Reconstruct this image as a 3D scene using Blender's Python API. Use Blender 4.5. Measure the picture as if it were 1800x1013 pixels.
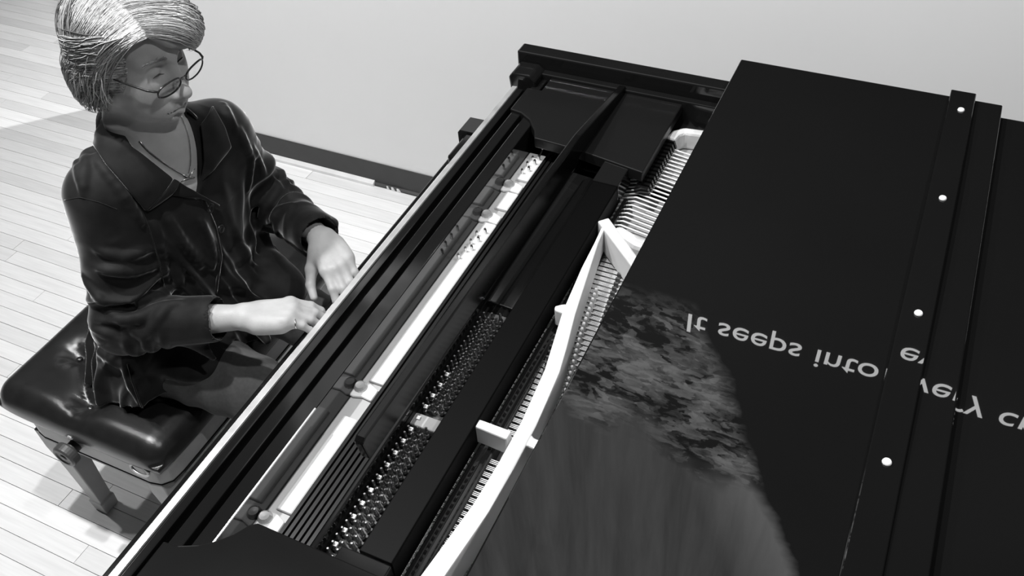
import bpy, bmesh, math, random
import numpy as np
from mathutils import Vector, Matrix

random.seed(7)
rng = np.random.default_rng(7)
scene = bpy.context.scene
for o in list(bpy.data.objects):
    bpy.data.objects.remove(o, do_unlink=True)
COL = scene.collection

# ------------------------------------------------------------------ camera
# X runs from the player towards the piano's tail, Y along the keyboard
# (treble towards bass), Z is up; the floor is z = 0.
CAM_H = 2.1
cam_data = bpy.data.cameras.new('camera')
cam_data.sensor_fit = 'HORIZONTAL'
cam_data.sensor_width = 36.0
cam_data.lens = 36.0 * 1589.89 / 1800.0
cam_data.clip_start = 0.05
cam = bpy.data.objects.new('camera', cam_data)
COL.objects.link(cam)
CR = ((0.90441271, -0.25993885, 0.33833332),
      (0.42273302, 0.6532608, -0.62812986),
      (-0.05774454, 0.7111133, 0.70070211))
cm = Matrix(CR).to_4x4()
cm.translation = Vector((0, 0, CAM_H))
cam.matrix_world = cm
scene.camera = cam

# ------------------------------------------------------------------ world, lights, exposure
scene.view_settings.view_transform = 'Standard'
scene.view_settings.look = 'None'
scene.view_settings.gamma = 1.0
scene.view_settings.use_curve_mapping = False
scene.view_settings.exposure = 0.0
world = bpy.data.worlds.new('room_air')
scene.world = world
world.use_nodes = True
bg = world.node_tree.nodes['Background']
bg.inputs[0].default_value = (0.5, 0.5, 0.5, 1)
bg.inputs[1].default_value = 0.10

def spot(name, loc, target, power, size=1.9, radius=0.045, blend=0.6):
    ld = bpy.data.lights.new(name, 'SPOT')
    ld.energy = power; ld.spot_size = size; ld.spot_blend = blend
    ld.shadow_soft_size = radius
    ob = bpy.data.objects.new(name, ld); COL.objects.link(ob)
    ob.location = loc
    ob.rotation_euler = (Vector(target) - Vector(loc)).to_track_quat('-Z', 'Y').to_euler()
    return ob

# ceiling track lights in a row above the keyboard
spot('track_light_front', (-0.80, 0.72, 3.55), (-0.9, 1.2, 0.6), 175)
spot('track_light_player', (-1.72, 0.76, 3.55), (-1.3, 1.2, 0.6), 270)
spot('track_light_back', (-3.0, 0.80, 3.55), (-2.2, 1.2, 0.0), 110)
spot('wall_fill_light', (0.9, 0.75, 3.55), (0.4, 2.2, 0.8), 120)  # extra fill, added to brighten the right part of the wall
spot('side_room_light', (-1.7, 3.7, 3.2), (-4.2, 2.6, 0.0), 330, size=2.2)

# ------------------------------------------------------------------ materials
MATS = {}
def mat(name, color=0.5, rough=0.5, metal=0.0, spec=0.5, sheen=0.0, coat=0.0, var=0.0, scale=20.0, bump=0.0, bscale=60.0, stretch=None, emit=0.0):
    m = bpy.data.materials.new(name); m.use_nodes = True
    nt = m.node_tree; b = nt.nodes['Principled BSDF']
    c = (color,) * 3 if not hasattr(color, '__len__') else color
    b.inputs['Base Color'].default_value = (*c, 1)
    b.inputs['Roughness'].default_value = rough
    b.inputs['Metallic'].default_value = metal
    b.inputs['Specular IOR Level'].default_value = spec
    if sheen:
        b.inputs['Sheen Weight'].default_value = sheen
        b.inputs['Sheen Roughness'].default_value = 0.29
        b.inputs['Sheen Tint'].default_value = (0.9, 0.9, 0.9, 1)
    if coat:
        b.inputs['Coat Weight'].default_value = coat
        b.inputs['Coat Roughness'].default_value = 0.03
    if emit:
        b.inputs['Emission Color'].default_value = (1, 1, 1, 1)
        b.inputs['Emission Strength'].default_value = emit
    tc = nt.nodes.new('ShaderNodeTexCoord'); mp = nt.nodes.new('ShaderNodeMapping')
    nt.links.new(tc.outputs['Object'], mp.inputs[0])
    if stretch: mp.inputs['Scale'].default_value = stretch
    if var:
        n = nt.nodes.new('ShaderNodeTexNoise'); n.inputs['Scale'].default_value = scale
        n.inputs['Detail'].default_value = 5
        nt.links.new(mp.outputs[0], n.inputs['Vector'])
        r = nt.nodes.new('ShaderNodeValToRGB')
        r.color_ramp.elements[0].position = 0.3; r.color_ramp.elements[1].position = 0.7
        lo = [max(0.0, x * (1 - var)) for x in c]; hi = [min(1.0, x * (1 + var)) for x in c]
        r.color_ramp.elements[0].color = (*lo, 1); r.color_ramp.elements[1].color = (*hi, 1)
        nt.links.new(n.outputs[0], r.inputs[0]); nt.links.new(r.outputs[0], b.inputs['Base Color'])
    if bump:
        n2 = nt.nodes.new('ShaderNodeTexNoise'); n2.inputs['Scale'].default_value = bscale
        n2.inputs['Detail'].default_value = 4
        nt.links.new(mp.outputs[0], n2.inputs['Vector'])
        bp = nt.nodes.new('ShaderNodeBump'); bp.inputs['Strength'].default_value = bump
        bp.inputs['Distance'].default_value = 0.004
        nt.links.new(n2.outputs[0], bp.inputs['Height']); nt.links.new(bp.outputs[0], b.inputs['Normal'])
    MATS[name] = m
    return m

M_SATIN = mat('black_satin', 0.0070, 0.30, spec=0.35)
M_GLOSSD = mat('black_gloss_rail', 0.0035, 0.22, spec=0.35)
M_RAIL_SHADE = mat('black_rail_shaded', 0.0012, 0.5, spec=0.08)  # darker than the lacquer: shade on the desk's rear rail put into the colour
M_COVER = mat('cover_strip_shaded', 0.045, 0.8, spec=0.1, var=0.2, scale=60)
M_PIN = mat('blued_steel_pin', 0.26, 0.34, metal=1.0)
M_LAC = mat('black_lacquer', 0.0075, 0.09, var=0.12, scale=6)
M_LID = mat('black_polished_lid', 0.0062, 0.012, var=0.06, scale=3)
M_PLATE = mat('plate_paint', 0.42, 0.55, spec=0.25, var=0.10, scale=9, bump=0.05, bscale=300)
M_PLATE_LIT = mat('plate_paint_lit', 0.66, 0.40, metal=0.0, var=0.04, scale=14)  # lighter copy of the plate paint, for the parts that catch the light
M_PINFIELD = mat('pin_field_dark', 0.07, 0.5, var=0.35, scale=40)
M_STEEL = mat('steel', 0.75, 0.25, metal=1.0)
M_STRING = mat('string_wire', 0.82, 0.4, metal=0.15)
M_COPPER = mat('wound_string', 0.50, 0.32, metal=0.7)
M_FELT = mat('felt', 0.10, 0.95, spec=0.1, var=0.3, scale=120)
M_BOARD = mat('soundboard_wood', 0.20, 0.45, var=0.25, scale=8, stretch=(2, 30, 2))
M_IVORY = mat('key_white', 0.80, 0.25)
M_EBONY = mat('key_black', 0.012, 0.3)
M_EDGE = mat('edge_metal_and_glint', 0.62, 0.32, metal=0.6, var=0.15, scale=30)
M_RUBBER = mat('bumper_white', 0.85, 0.6)
M_WALL = mat('wall_paint', 0.77, 0.9, spec=0.2, var=0.015, scale=1.5, bump=0.03, bscale=300)
M_BASEB = mat('baseboard_vinyl', 0.035, 0.55, var=0.1, scale=20)
M_SHOE = mat('pale_shoe_moulding', 0.74, 0.6, var=0.08, scale=14)
M_CEIL = mat('ceiling_paint', 0.06, 0.9)
M_LEATHER = mat('black_leather', 0.013, 0.27, spec=0.55, var=0.2, scale=30, bump=0.10, bscale=420)
M_BENCHWOOD = mat('bench_wood', 0.055, 0.35, var=0.15, scale=12)
M_SCREW = mat('screw_metal', 0.66, 0.35, metal=0.6)

def wood_mat(i, base):
    m = mat('maple_plank_%d' % i, base, 0.33, spec=0.4, var=0.06, scale=5.0, stretch=(1.2, 22, 4))
    return m
M_WOODS = [wood_mat(i, b) for i, b in enumerate((0.76, 0.80, 0.73, 0.83, 0.78, 0.70, 0.79))]

# ------------------------------------------------------------------ mesh helpers
class MB:
    def __init__(s): s.v = []; s.f = []
    def add(s, vs, fs):
        o = len(s.v); s.v += [tuple(map(float, p)) for p in vs]; s.f += [tuple(i + o for i in f) for f in fs]; return s
    def box(s, x0, x1, y0, y1, z0, z1):
        vs = [(x0, y0, z0), (x1, y0, z0), (x1, y1, z0), (x0, y1, z0), (x0, y0, z1), (x1, y0, z1), (x1, y1, z1), (x0, y1, z1)]
        return s.add(vs, [(0, 3, 2, 1), (4, 5, 6, 7), (0, 1, 5, 4), (1, 2, 6, 5), (2, 3, 7, 6), (3, 0, 4, 7)])
    def prism(s, poly, a0, a1, axis='z'):
        # polygon in the plane across axis: z -> (x,y), y -> (x,z), x -> (y,z)
        n = len(poly)
        def P(p, a):
            return {'z': (p[0], p[1], a), 'y': (p[0], a, p[1]), 'x': (a, p[0], p[1])}[axis]
        vs = [P(p, a0) for p in poly] + [P(p, a1) for p in poly]
        fs = [tuple(range(n - 1, -1, -1)), tuple(range(n, 2 * n))]
        fs += [(i, (i + 1) % n, n + (i + 1) % n, n + i) for i in range(n)]
        return s.add(vs, fs)
    def tube(s, pts, r, n=8, cap=True):
        pts = [Vector(p) for p in pts]; m = len(pts)
        rs = r if hasattr(r, '__len__') else [r] * m
        prev = None; vs = []
        for i, p in enumerate(pts):
            t = (pts[min(i + 1, m - 1)] - pts[max(i - 1, 0)]).normalized()
            if prev is None:
                u = t.orthogonal().normalized()
            else:
                u = prev - t * prev.dot(t)
                u = u.normalized() if u.length > 1e-6 else t.orthogonal().normalized()
            prev = u; w = t.cross(u)
            for k in range(n):
                a = 2 * math.pi * k / n
                vs.append(p + u * (math.cos(a) * rs[i]) + w * (math.sin(a) * rs[i]))
        fs = []
        for i in range(m - 1):
            for k in range(n):
                fs.append((i * n + k, i * n + (k + 1) % n, (i + 1) * n + (k + 1) % n, (i + 1) * n + k))
        if cap:
            fs.append(tuple(range(n - 1, -1, -1))); fs.append(tuple((m - 1) * n + k for k in range(n)))
        return s.add(vs, fs)
    def lathe(s, prof, n=16, M=None):
        # profile of (radius, height) about local z, transformed by M
        M = M or Matrix.Identity(4); vs = []
        for r, z in prof:
            for k in range(n):
                a = 2 * math.pi * k / n
                vs.append(M @ Vector((r * math.cos(a), r * math.sin(a), z)))
        fs = []
        m = len(prof)
        for i in range(m - 1):
            for k in range(n):
                fs.append((i * n + k, i * n + (k + 1) % n, (i + 1) * n + (k + 1) % n, (i + 1) * n + k))
        fs.append(tuple(range(n - 1, -1, -1))); fs.append(tuple((m - 1) * n + k for k in range(n)))
        return s.add(vs, fs)
    def mesh(s, name):
        me = bpy.data.meshes.new(name); me.from_pydata(s.v, [], s.f); me.update()
        bm = bmesh.new(); bm.from_mesh(me); bmesh.ops.recalc_face_normals(bm, faces=bm.faces); bm.to_mesh(me); bm.free()
        return me
    def build(s, name, m, parent=None, bevel=0.0, seg=2, smooth=False):
        return link(name, s.mesh(name), m, parent, bevel, seg, smooth)

def link(name, me, m, parent=None, bevel=0.0, seg=2, smooth=False):
    if m is not None and not me.materials: me.materials.append(m)
    ob = bpy.data.objects.new(name, me); COL.objects.link(ob)
    if parent is not None:
        ob.parent = parent
        ob.matrix_parent_inverse = Matrix.Translation(parent.location).inverted() if parent.type == 'EMPTY' else Matrix.Identity(4)
    if bevel:
        md = ob.modifiers.new('bevel', 'BEVEL'); md.width = bevel; md.segments = seg; md.limit_method = 'ANGLE'; md.angle_limit = 0.6
        md.harden_normals = False
    if smooth:
        me.polygons.foreach_set('use_smooth', [True] * len(me.polygons))
    return ob

def empty(name, loc=(0, 0, 0)):
    o = bpy.data.objects.new(name, None); COL.objects.link(o); o.location = loc
    o.empty_display_size = 0.1
    return o

def tag(o, label, cat, group=None):
    o['label'] = label; o['category'] = cat
    if group: o['group'] = group
    return o

def struct(o): o['kind'] = 'structure'; return o

def circ(cx, cy, r, a0, a1, n):
    return [(cx + r * math.cos(math.radians(a0 + (a1 - a0) * i / n)), cy + r * math.sin(math.radians(a0 + (a1 - a0) * i / n))) for i in range(n + 1)]

# ------------------------------------------------------------------ the room
floor = struct(MB().box(-9, 7, -5, 9, -0.12, -0.012).build('floor', M_WOODS[1]))
wl = 0.0573; kplank = 0
xs0, xs1 = -4.9, -1.0
planks_far = MB()
plank_meshes = {}
row = 0; y = 0.30
jobs = []
while y < 3.4:
    x = xs0 - random.uniform(0, 1.0)
    while x < xs1:
        L = random.choice((0.55, 0.75, 0.95, 1.2, 1.5))
        a, b = x, min(x + L, 1.2)
        x = b
        jobs.append((a, b, y))
    y += wl
def vis(a, b, y):
    # is the plank inside the floor area that the photograph shows
    return b > -4.6 and a < -1.05 + 0.0 * y and (a + b) / 2 > -4.6
jobs.sort(key=lambda j: (abs((j[0] + j[1]) / 2 + 1.6) + abs(j[2] - 0.9) * 0.6))
for i, (a, b, y) in enumerate(jobs):
    g = 0.0008
    if i < 298:
        key = round(b - a, 2)
        if key not in plank_meshes:
            me = MB().box(g, (b - a) - g, g, wl - g, -0.012, 0).mesh('plank')
            plank_meshes[key] = {}
        w = random.choice(M_WOODS)
        if w.name not in plank_meshes[key]:
            mm = MB().box(g, (b - a) - g, g, wl - g, -0.012, 0).mesh('plank'); mm.materials.append(w)
            plank_meshes[key][w.name] = mm
        o = bpy.data.objects.new('plank', plank_meshes[key][w.name]); COL.objects.link(o)
        o.parent = floor; o.location = (a, y, random.uniform(-0.0003, 0.0003))
    else:
        planks_far.box(a + g, b - g, y + g, y + wl - g, -0.012, 0)
pf = planks_far.build('plank_field', M_WOODS[0], floor); pf['kind'] = 'stuff'
# the rest of the floor, out of the photograph
M_FAR = mat('maple_floor_far', 0.6, 0.35, var=0.12, scale=5, stretch=(1, 17, 1))
rest = MB().box(-9, xs0 - 1.0, -5, 9, -0.012, -0.001).box(1.2, 7, -5, 9, -0.012, -0.001).box(xs0 - 1.0, 1.2, -5, 0.30, -0.012, -0.001).box(xs0 - 1.0, 1.2, 3.43, 9, -0.012, -0.001)
rest.build('floor_field', M_FAR, floor)['kind'] = 'stuff'

WY = 2.205
wall = struct(MB().box(-3.07, 7, WY, WY + 0.14, 0, 5.6).build('wall_back', M_WALL, bevel=0.003))
struct(MB().box(-9, 7, 8.9, 9, 0, 5.6).build('wall_far', M_WALL))
struct(MB().box(-3.072, 7, WY - 0.006, WY, 0.0, 0.105).build('baseboard_back', M_BASEB, bevel=0.003))
struct(MB().prism([(WY - 0.006, 0.0), (WY - 0.006, 0.02), (WY - 0.010, 0.02), (WY - 0.022, 0.012), (WY - 0.022, 0.0)], -3.05, -1.735, 'x').build('trim_1', M_SHOE))
struct(MB().prism([(WY - 0.006, 0.0), (WY - 0.006, 0.012), (WY - 0.014, 0.006), (WY - 0.014, 0.0)], -1.735, -1.2, 'x').build('trim_2', M_BASEB))
for i, (xa, w) in enumerate(((-1.678, 0.010), (-1.658, 0.014), (-1.634, 0.016))):
    struct(MB().prism([(xa, 0.001), (xa + w, 0.001), (xa + w * 0.55, 0.014), (xa, 0.015)], WY - 0.0175, WY - 0.0145, 'y').build('trim_%d' % (i + 3), M_SHOE))
struct(MB().box(-9, 7, -5, 9, 5.6, 5.7).build('ceiling', M_CEIL))

# ------------------------------------------------------------------ picture and words that the lid mirrors, on an added black panel
M_SCR = bpy.data.materials.new('display_picture'); M_SCR.use_nodes = True
def build_screen_material(m):
    nt = m.node_tree; b = nt.nodes['Principled BSDF']; N = nt.nodes.new; Lk = nt.links.new
    b.inputs['Base Color'].default_value = (0.004, 0.004, 0.004, 1); b.inputs['Roughness'].default_value = 0.6
    b.inputs['Specular IOR Level'].default_value = 0.1
    tc = N('ShaderNodeTexCoord'); sx = N('ShaderNodeSeparateXYZ'); Lk(tc.outputs['Object'], sx.inputs[0])
    def math_(op, a, c=None, clamp=False):
        n = N('ShaderNodeMath'); n.operation = op; n.use_clamp = clamp
        for i, q in enumerate((a, c)):
            if q is None: continue
            if isinstance(q, (int, float)): n.inputs[i].default_value = q
            else: Lk(q, n.inputs[i])
        return n.outputs[0]
    X, Z = sx.outputs['X'], sx.outputs['Z']
    def noise(scale, detail, vec=None, dist=0.0, rough=0.6):
        n = N('ShaderNodeTexNoise'); n.inputs['Scale'].default_value = scale; n.inputs['Detail'].default_value = detail
        n.inputs['Distortion'].default_value = dist; n.inputs['Roughness'].default_value = rough
        Lk(vec or tc.outputs['Object'], n.inputs['Vector']); return n.outputs[0]
    mp = N('ShaderNodeMapping'); mp.inputs['Scale'].default_value = (1.0, 1.0, 2.0); mp.inputs['Rotation'].default_value = (0, 0.5, 0)
    Lk(tc.outputs['Object'], mp.inputs[0])
    wob = math_('MULTIPLY', math_('SUBTRACT', noise(3.0, 4), 0.5), 0.18)
    # slanted right border and lower border of the picture
    xr = math_('ADD', math_('MULTIPLY', math_('SUBTRACT', Z, 2.2), 0.385), -0.44)
    right = math_('MULTIPLY', math_('SUBTRACT', math_('ADD', xr, wob), X), 14.0, True)
    low = math_('MULTIPLY', math_('SUBTRACT', Z, 2.21), 8.0, True)
    # stony, leafy picture: irregular scraps of light and dark over large patches
    warp = N('ShaderNodeVectorMath'); warp.operation = 'ADD'
    wn = N('ShaderNodeTexNoise'); wn.inputs['Scale'].default_value = 6.0; wn.inputs['Detail'].default_value = 5; Lk(mp.outputs[0], wn.inputs['Vector'])
    ws = N('ShaderNodeVectorMath'); ws.operation = 'SCALE'; Lk(wn.outputs['Color'], ws.inputs[0]); ws.inputs['Scale'].default_value = 0.28
    Lk(mp.outputs[0], warp.inputs[0]); Lk(ws.outputs[0], warp.inputs[1])
    def cells(scale):
        v = N('ShaderNodeTexVoronoi'); v.inputs['Scale'].default_value = scale; Lk(warp.outputs[0], v.inputs['Vector'])
        q = N('ShaderNodeSeparateColor'); Lk(v.outputs['Color'], q.inputs[0]); return q.outputs[0]
    a = noise(12.0, 10, mp.outputs[0], 1.0, 0.72)
    big = noise(2.6, 4)
    tex = math_('ADD', math_('ADD', math_('MULTIPLY', cells(9.0), 0.34), math_('MULTIPLY', cells(22.0), 0.30)), math_('MULTIPLY', a, 0.55))
    tex = math_('ADD', tex, math_('MULTIPLY', math_('SUBTRACT', big, 0.5), 1.5))
    rp = N('ShaderNodeValToRGB'); rp.color_ramp.elements[0].position = 0.50; rp.color_ramp.elements[1].position = 1.0
    tex = math_('ADD', tex, math_('MULTIPLY', math_('SUBTRACT', 1.0, math_('MULTIPLY', math_('SUBTRACT', Z, 2.25), 4.0, True), True), 0.22))
    Lk(math_('ADD', tex, 0.06), rp.inputs[0])
    # smooth zone (water) above
    mp2 = N('ShaderNodeMapping'); mp2.inputs['Scale'].default_value = (9, 1, 0.8); Lk(tc.outputs['Object'], mp2.inputs[0])
    streak = noise(1.0, 5, mp2.outputs[0], 0.3)
    zb = math_('ADD', 3.12, math_('MULTIPLY', math_('SUBTRACT', noise(2.2, 3), 0.5), 0.8))
    wat = math_('MULTIPLY', math_('SUBTRACT', math_('ADD', Z, math_('MULTIPLY', X, -0.25)), zb), 6.0, True)
    wcol = math_('MULTIPLY', math_('ADD', math_('MULTIPLY', streak, 0.9), 0.05), 0.62)
    mx = N('ShaderNodeMix'); Lk(wat, mx.inputs[0]); Lk(rp.outputs[0], mx.inputs[2]); Lk(wcol, mx.inputs[3])
    edge = math_('SUBTRACT', 1.0, math_('MULTIPLY', math_('SUBTRACT', xr, X), 2.6, True), True)
    gl = math_('MULTIPLY', math_('MULTIPLY', edge, wat), 0.5)
    pic = math_('MULTIPLY', math_('MULTIPLY', math_('ADD', mx.outputs[0], gl), right), low)
    em = math_('MULTIPLY', pic, 2.6)
    b.inputs['Emission Color'].default_value = (1, 1, 1, 1)
    Lk(em, b.inputs['Emission Strength'])
build_screen_material(M_SCR)
SY = 2.165
screen = empty('video_display', (0, SY, 1.25))
tag(screen, 'stony picture and white words on an added black panel, mirrored in the piano lid', 'screen')
scr_panel = MB().box(-2.6, 3.4, SY, WY - 0.004, 1.25, 5.3).build('panel', M_SCR, screen)  # near-black far beyond the picture, added so the lid mirrors dark
M_TXT = mat('display_letters', 0.9, 0.6, emit=7.5)
fc = bpy.data.curves.new('lettering', 'FONT'); fc.body = 'It seeps into every crevice'
fc.size = 0.1; fc.extrude = 0.0006
fo = bpy.data.objects.new('lettering', fc); COL.objects.link(fo)
bpy.context.view_layer.update()
dg = bpy.context.evaluated_depsgraph_get()
tm = bpy.data.meshes.new_from_object(fo.evaluated_get(dg))
bpy.data.objects.remove(fo)
co = np.empty(len(tm.vertices) * 3, dtype=np.float64); tm.vertices.foreach_get('co', co); co = co.reshape(-1, 3)
fc2 = bpy.data.curves.new('m', 'FONT'); fc2.body = 'It seeps into'; fc2.size = 0.1
f2 = bpy.data.objects.new('m', fc2); COL.objects.link(f2); bpy.context.view_layer.update()
wid = f2.dimensions.x; bpy.data.objects.remove(f2)
TS = 0.635 / wid
nc = np.stack([co[:, 0] * TS - 0.492, SY - 0.003 - co[:, 2], co[:, 1] * TS + 2.278], 1)
# seen from the room (looking towards +Y) the letters read left to right along +X
tm.vertices.foreach_set('co', nc.ravel()); tm.update()
# every letter becomes a part of its own
tb = bmesh.new(); tb.from_mesh(tm); tb.verts.ensure_lookup_table(); seen = set(); isl = []
for v0 in tb.verts:
    if v0.index in seen: continue
    stack = [v0]; comp = []; seen.add(v0.index)
    while stack:
        v = stack.pop(); comp.append(v.index)
        for e in v.link_edges:
            w = e.other_vert(v)
            if w.index not in seen: seen.add(w.index); stack.append(w)
    isl.append(comp)
isl.sort(key=lambda c: min(nc[i, 0] for i in c)); groups = []
for c in isl:
    x0, x1 = min(nc[i, 0] for i in c), max(nc[i, 0] for i in c)
    hit = None
    for g in groups:
        if min(x1, g[1]) - max(x0, g[0]) > 0.6 * min(x1 - x0, g[1] - g[0]): hit = g
    if hit: hit[2].update(c); hit[0] = min(hit[0], x0); hit[1] = max(hit[1], x1)
    else: groups.append([x0, x1, set(c)])
polys = [tuple(p.vertices) for p in tm.polygons]
for x0, x1, c in groups:
    ids = sorted(c); remap = {v: i for i, v in enumerate(ids)}
    MB().add([tuple(nc[i]) for i in ids], [tuple(remap[v] for v in p) for p in polys if p[0] in c]).build('letter', M_TXT, screen)
tb.free()
# ------------------------------------------------------------------ grand piano
PIANO = empty('grand_piano', (0.3, 0.95, 0))
tag(PIANO, 'black polished grand piano with its front lid folded back and strings showing', 'piano')
YC = 0.95
RT = 1.0            # rim top
def bez(p0, p1, p2, p3, n):
    out = []
    for i in range(n + 1):
        t = i / n; a = (1 - t) ** 3; b = 3 * t * (1 - t) ** 2; c = 3 * t * t * (1 - t); d = t ** 3
        out.append((a * p0[0] + b * p1[0] + c * p2[0] + d * p3[0], a * p0[1] + b * p1[1] + c * p2[1] + d * p3[1]))
    return out
def outline(x0, off):
    # from the near front corner round the bent side and the tail to the far front corner
    p = [(x0, 0.145 - off), (0.05, 0.145 - off)]
    p += bez((0.05, 0.145 - off), (0.62 + off, 0.16 - off), (0.60 + off, 0.85 - off), (1.05, 1.02 - off), 14)[1:]
    p += bez((1.05, 1.02 - off), (1.45 + off, 1.14 - off), (1.66 + off, 1.20), (1.66 + off, 1.45), 10)[1:]
    p += bez((1.66 + off, 1.45), (1.66 + off, 1.66), (1.50 + off, 1.755 + off), (1.25, 1.755 + off), 8)[1:]
    p += [(x0, 1.755 + off)]
    return p
oo = outline(-0.859, 0.0); ii = outline(-0.859, -0.040)
def rim_mesh(z0, z1, oo, ii):
    n = len(oo); m = MB()
    vs = [(x, y, z0) for x, y in oo] + [(x, y, z1) for x, y in oo] + [(x, y, z1) for x, y in ii] + [(x, y, z0) for x, y in ii]
    fs = []
    for i in range(n - 1):
        for k in range(4):
            k2 = (k + 1) % 4
            fs.append((k * n + i, k * n + i + 1, k2 * n + i + 1, k2 * n + i))
    fs.append((0, n, 2 * n, 3 * n)); fs.append((n - 1, 4 * n - 1, 3 * n - 1, 2 * n - 1))
    return m.add(vs, fs)
rim_mesh(0.68, RT, oo, ii).build('rim', M_LAC, PIANO, bevel=0.004)
# inner liner step of the rim, a little lower than its top
rim_mesh(0.72, 0.965, [(x, y) for x, y in outline(-0.80, -0.041)], [(x, y) for x, y in outline(-0.80, -0.062)]).build('rim_liner', M_LAC, PIANO, bevel=0.003)
MB().prism(outline(-0.45, -0.065), 0.78, 0.792, 'z').build('soundboard', M_BOARD, PIANO)
MB().prism(outline(-0.855, -0.05), 0.66, 0.70, 'z').build('bottom_frame', M_LAC, PIANO)
# arms beside the keys
for y0, y1 in ((1.69, 1.755), (0.145, 0.21)):
    MB().prism([(-1.034, 0.60), (-1.034, 0.742), (-1.028, 0.75), (-0.90, 0.752), (-0.875, 0.775), (-0.862, 0.83), (-0.8585, 0.90), (-0.8585, 0.60)], y0, y1, 'y').build('arm', M_LAC, PIANO, bevel=0.005)
MB().box(-1.03, -0.60, 0.21, 1.69, 0.60, 0.655).build('key_bed', M_LAC, PIANO, bevel=0.003)
MB().box(-1.030, -1.012, 0.21, 1.69, 0.655, 0.708).build('key_slip', M_LAC, PIANO, bevel=0.004)
for y0, y1 in ((1.585, 1.69), (0.21, 0.345)):
    MB().box(-1.010, -0.868, y0, y1, 0.655, 0.745).build('key_block', M_LAC, PIANO, bevel=0.006)
kw = 1.235 / 52
wm = MB().box(-1.008, -0.862, 0.0005, kw - 0.0005, 0.675, 0.722).mesh('white_key'); wm.materials.append(M_IVORY)
bmk = MB().prism([(-0.962, 0.722), (-0.955, 0.735), (-0.862, 0.736), (-0.862, 0.70), (-0.962, 0.70)], 0, 0.0105, 'y').mesh('black_key'); bmk.materials.append(M_EBONY)
def piece(name, me, parent, loc):
    o = bpy.data.objects.new(name, me); COL.objects.link(o); o.parent = parent
    if parent.type == 'EMPTY': o.matrix_parent_inverse = Matrix.Translation(parent.location).inverted()
    o.location = loc
    return o
# the treble end is nearest the camera: walk from the top C down towards the bass
names = 'CBAGFED'
for i in range(52):
    piece('white_key', wm, PIANO, (0, 0.346 + i * kw, 0))
    if i > 0 and names[i % 7] in 'BAGED' and i < 51:
        piece('black_key', bmk, PIANO, (0, 0.346 + (i + 1) * kw - 0.0053, 0)) if names[i % 7] in 'BAGED' and names[(i + 1) % 7] != 'C' and not (names[i % 7] == 'F') else None
FB = MB().prism([(-0.866, 0.738), (-0.8395, 0.950), (-0.810, 0.950), (-0.820, 0.90), (-0.842, 0.738)], 0.235, 1.640, 'y').build('fallboard', M_LAC, PIANO, bevel=0.003)
MB().prism([(-0.8385, 0.9502), (-0.8385, 0.9535), (-0.826, 0.9545), (-0.825, 0.9502)], 0.235, 1.640, 'y').build('bright_edge', M_EDGE, FB, bevel=0.001)
MB().box(-0.797, -0.7735, 0.20, 1.70, 0.84, 0.950).build('stretcher', M_LAC, PIANO, bevel=0.0022)
st = MB().box(-0.763, -0.7345, 0.20, 1.62, 0.84, 0.950).build('stretcher_back', M_LAC, PIANO, bevel=0.0022)
MB().box(-0.7362, -0.7335, 0.36, 0.66, 0.9485, 0.9512).build('bright_edge', M_EDGE, st)  # thin bright strip stands in for the highlight along this edge
MB().box(-0.812, -0.735, 0.20, 1.64, 0.83, 0.86).build('stretcher_base', M_LAC, PIANO)
# little block where the fallboard pivots into the bass arm
MB().prism([(-0.852, 0.93), (-0.856, 0.965), (-0.846, 0.978), (-0.80, 0.978), (-0.785, 0.966), (-0.785, 0.93)], 1.655, 1.713, 'y').build('pivot_block', M_LAC, PIANO, bevel=0.005)
MB().prism([(-0.852, 0.93), (-0.856, 0.965), (-0.846, 0.978), (-0.80, 0.978), (-0.785, 0.966), (-0.785, 0.93)], 0.187, 0.235, 'y').build('pivot_block', M_LAC, PIANO, bevel=0.005)
# flat shelf boards at both ends of the music desk opening
farp = [(-0.800, 1.545), (-0.770, 1.540), (-0.742, 1.522), (-0.715, 1.488), (-0.703, 1.462), (-0.60, 1.455), (-0.445, 1.428), (-0.445, 1.712), (-0.764, 1.712), (-0.764, 1.64), (-0.800, 1.64)]
MB().prism(farp, 0.932, 0.957, 'z').build('desk_shelf', M_SATIN, PIANO, bevel=0.0025)
nearp = [(-0.800, 0.187), (-0.36, 0.187), (-0.36, 0.445), (-0.690, 0.447), (-0.700, 0.440), (-0.712, 0.418), (-0.728, 0.400), (-0.748, 0.384), (-0.775, 0.371), (-0.800, 0.368)]
MB().prism(nearp, 0.932, 0.957, 'z').build('desk_shelf', M_LAC, PIANO, bevel=0.0025)

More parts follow.
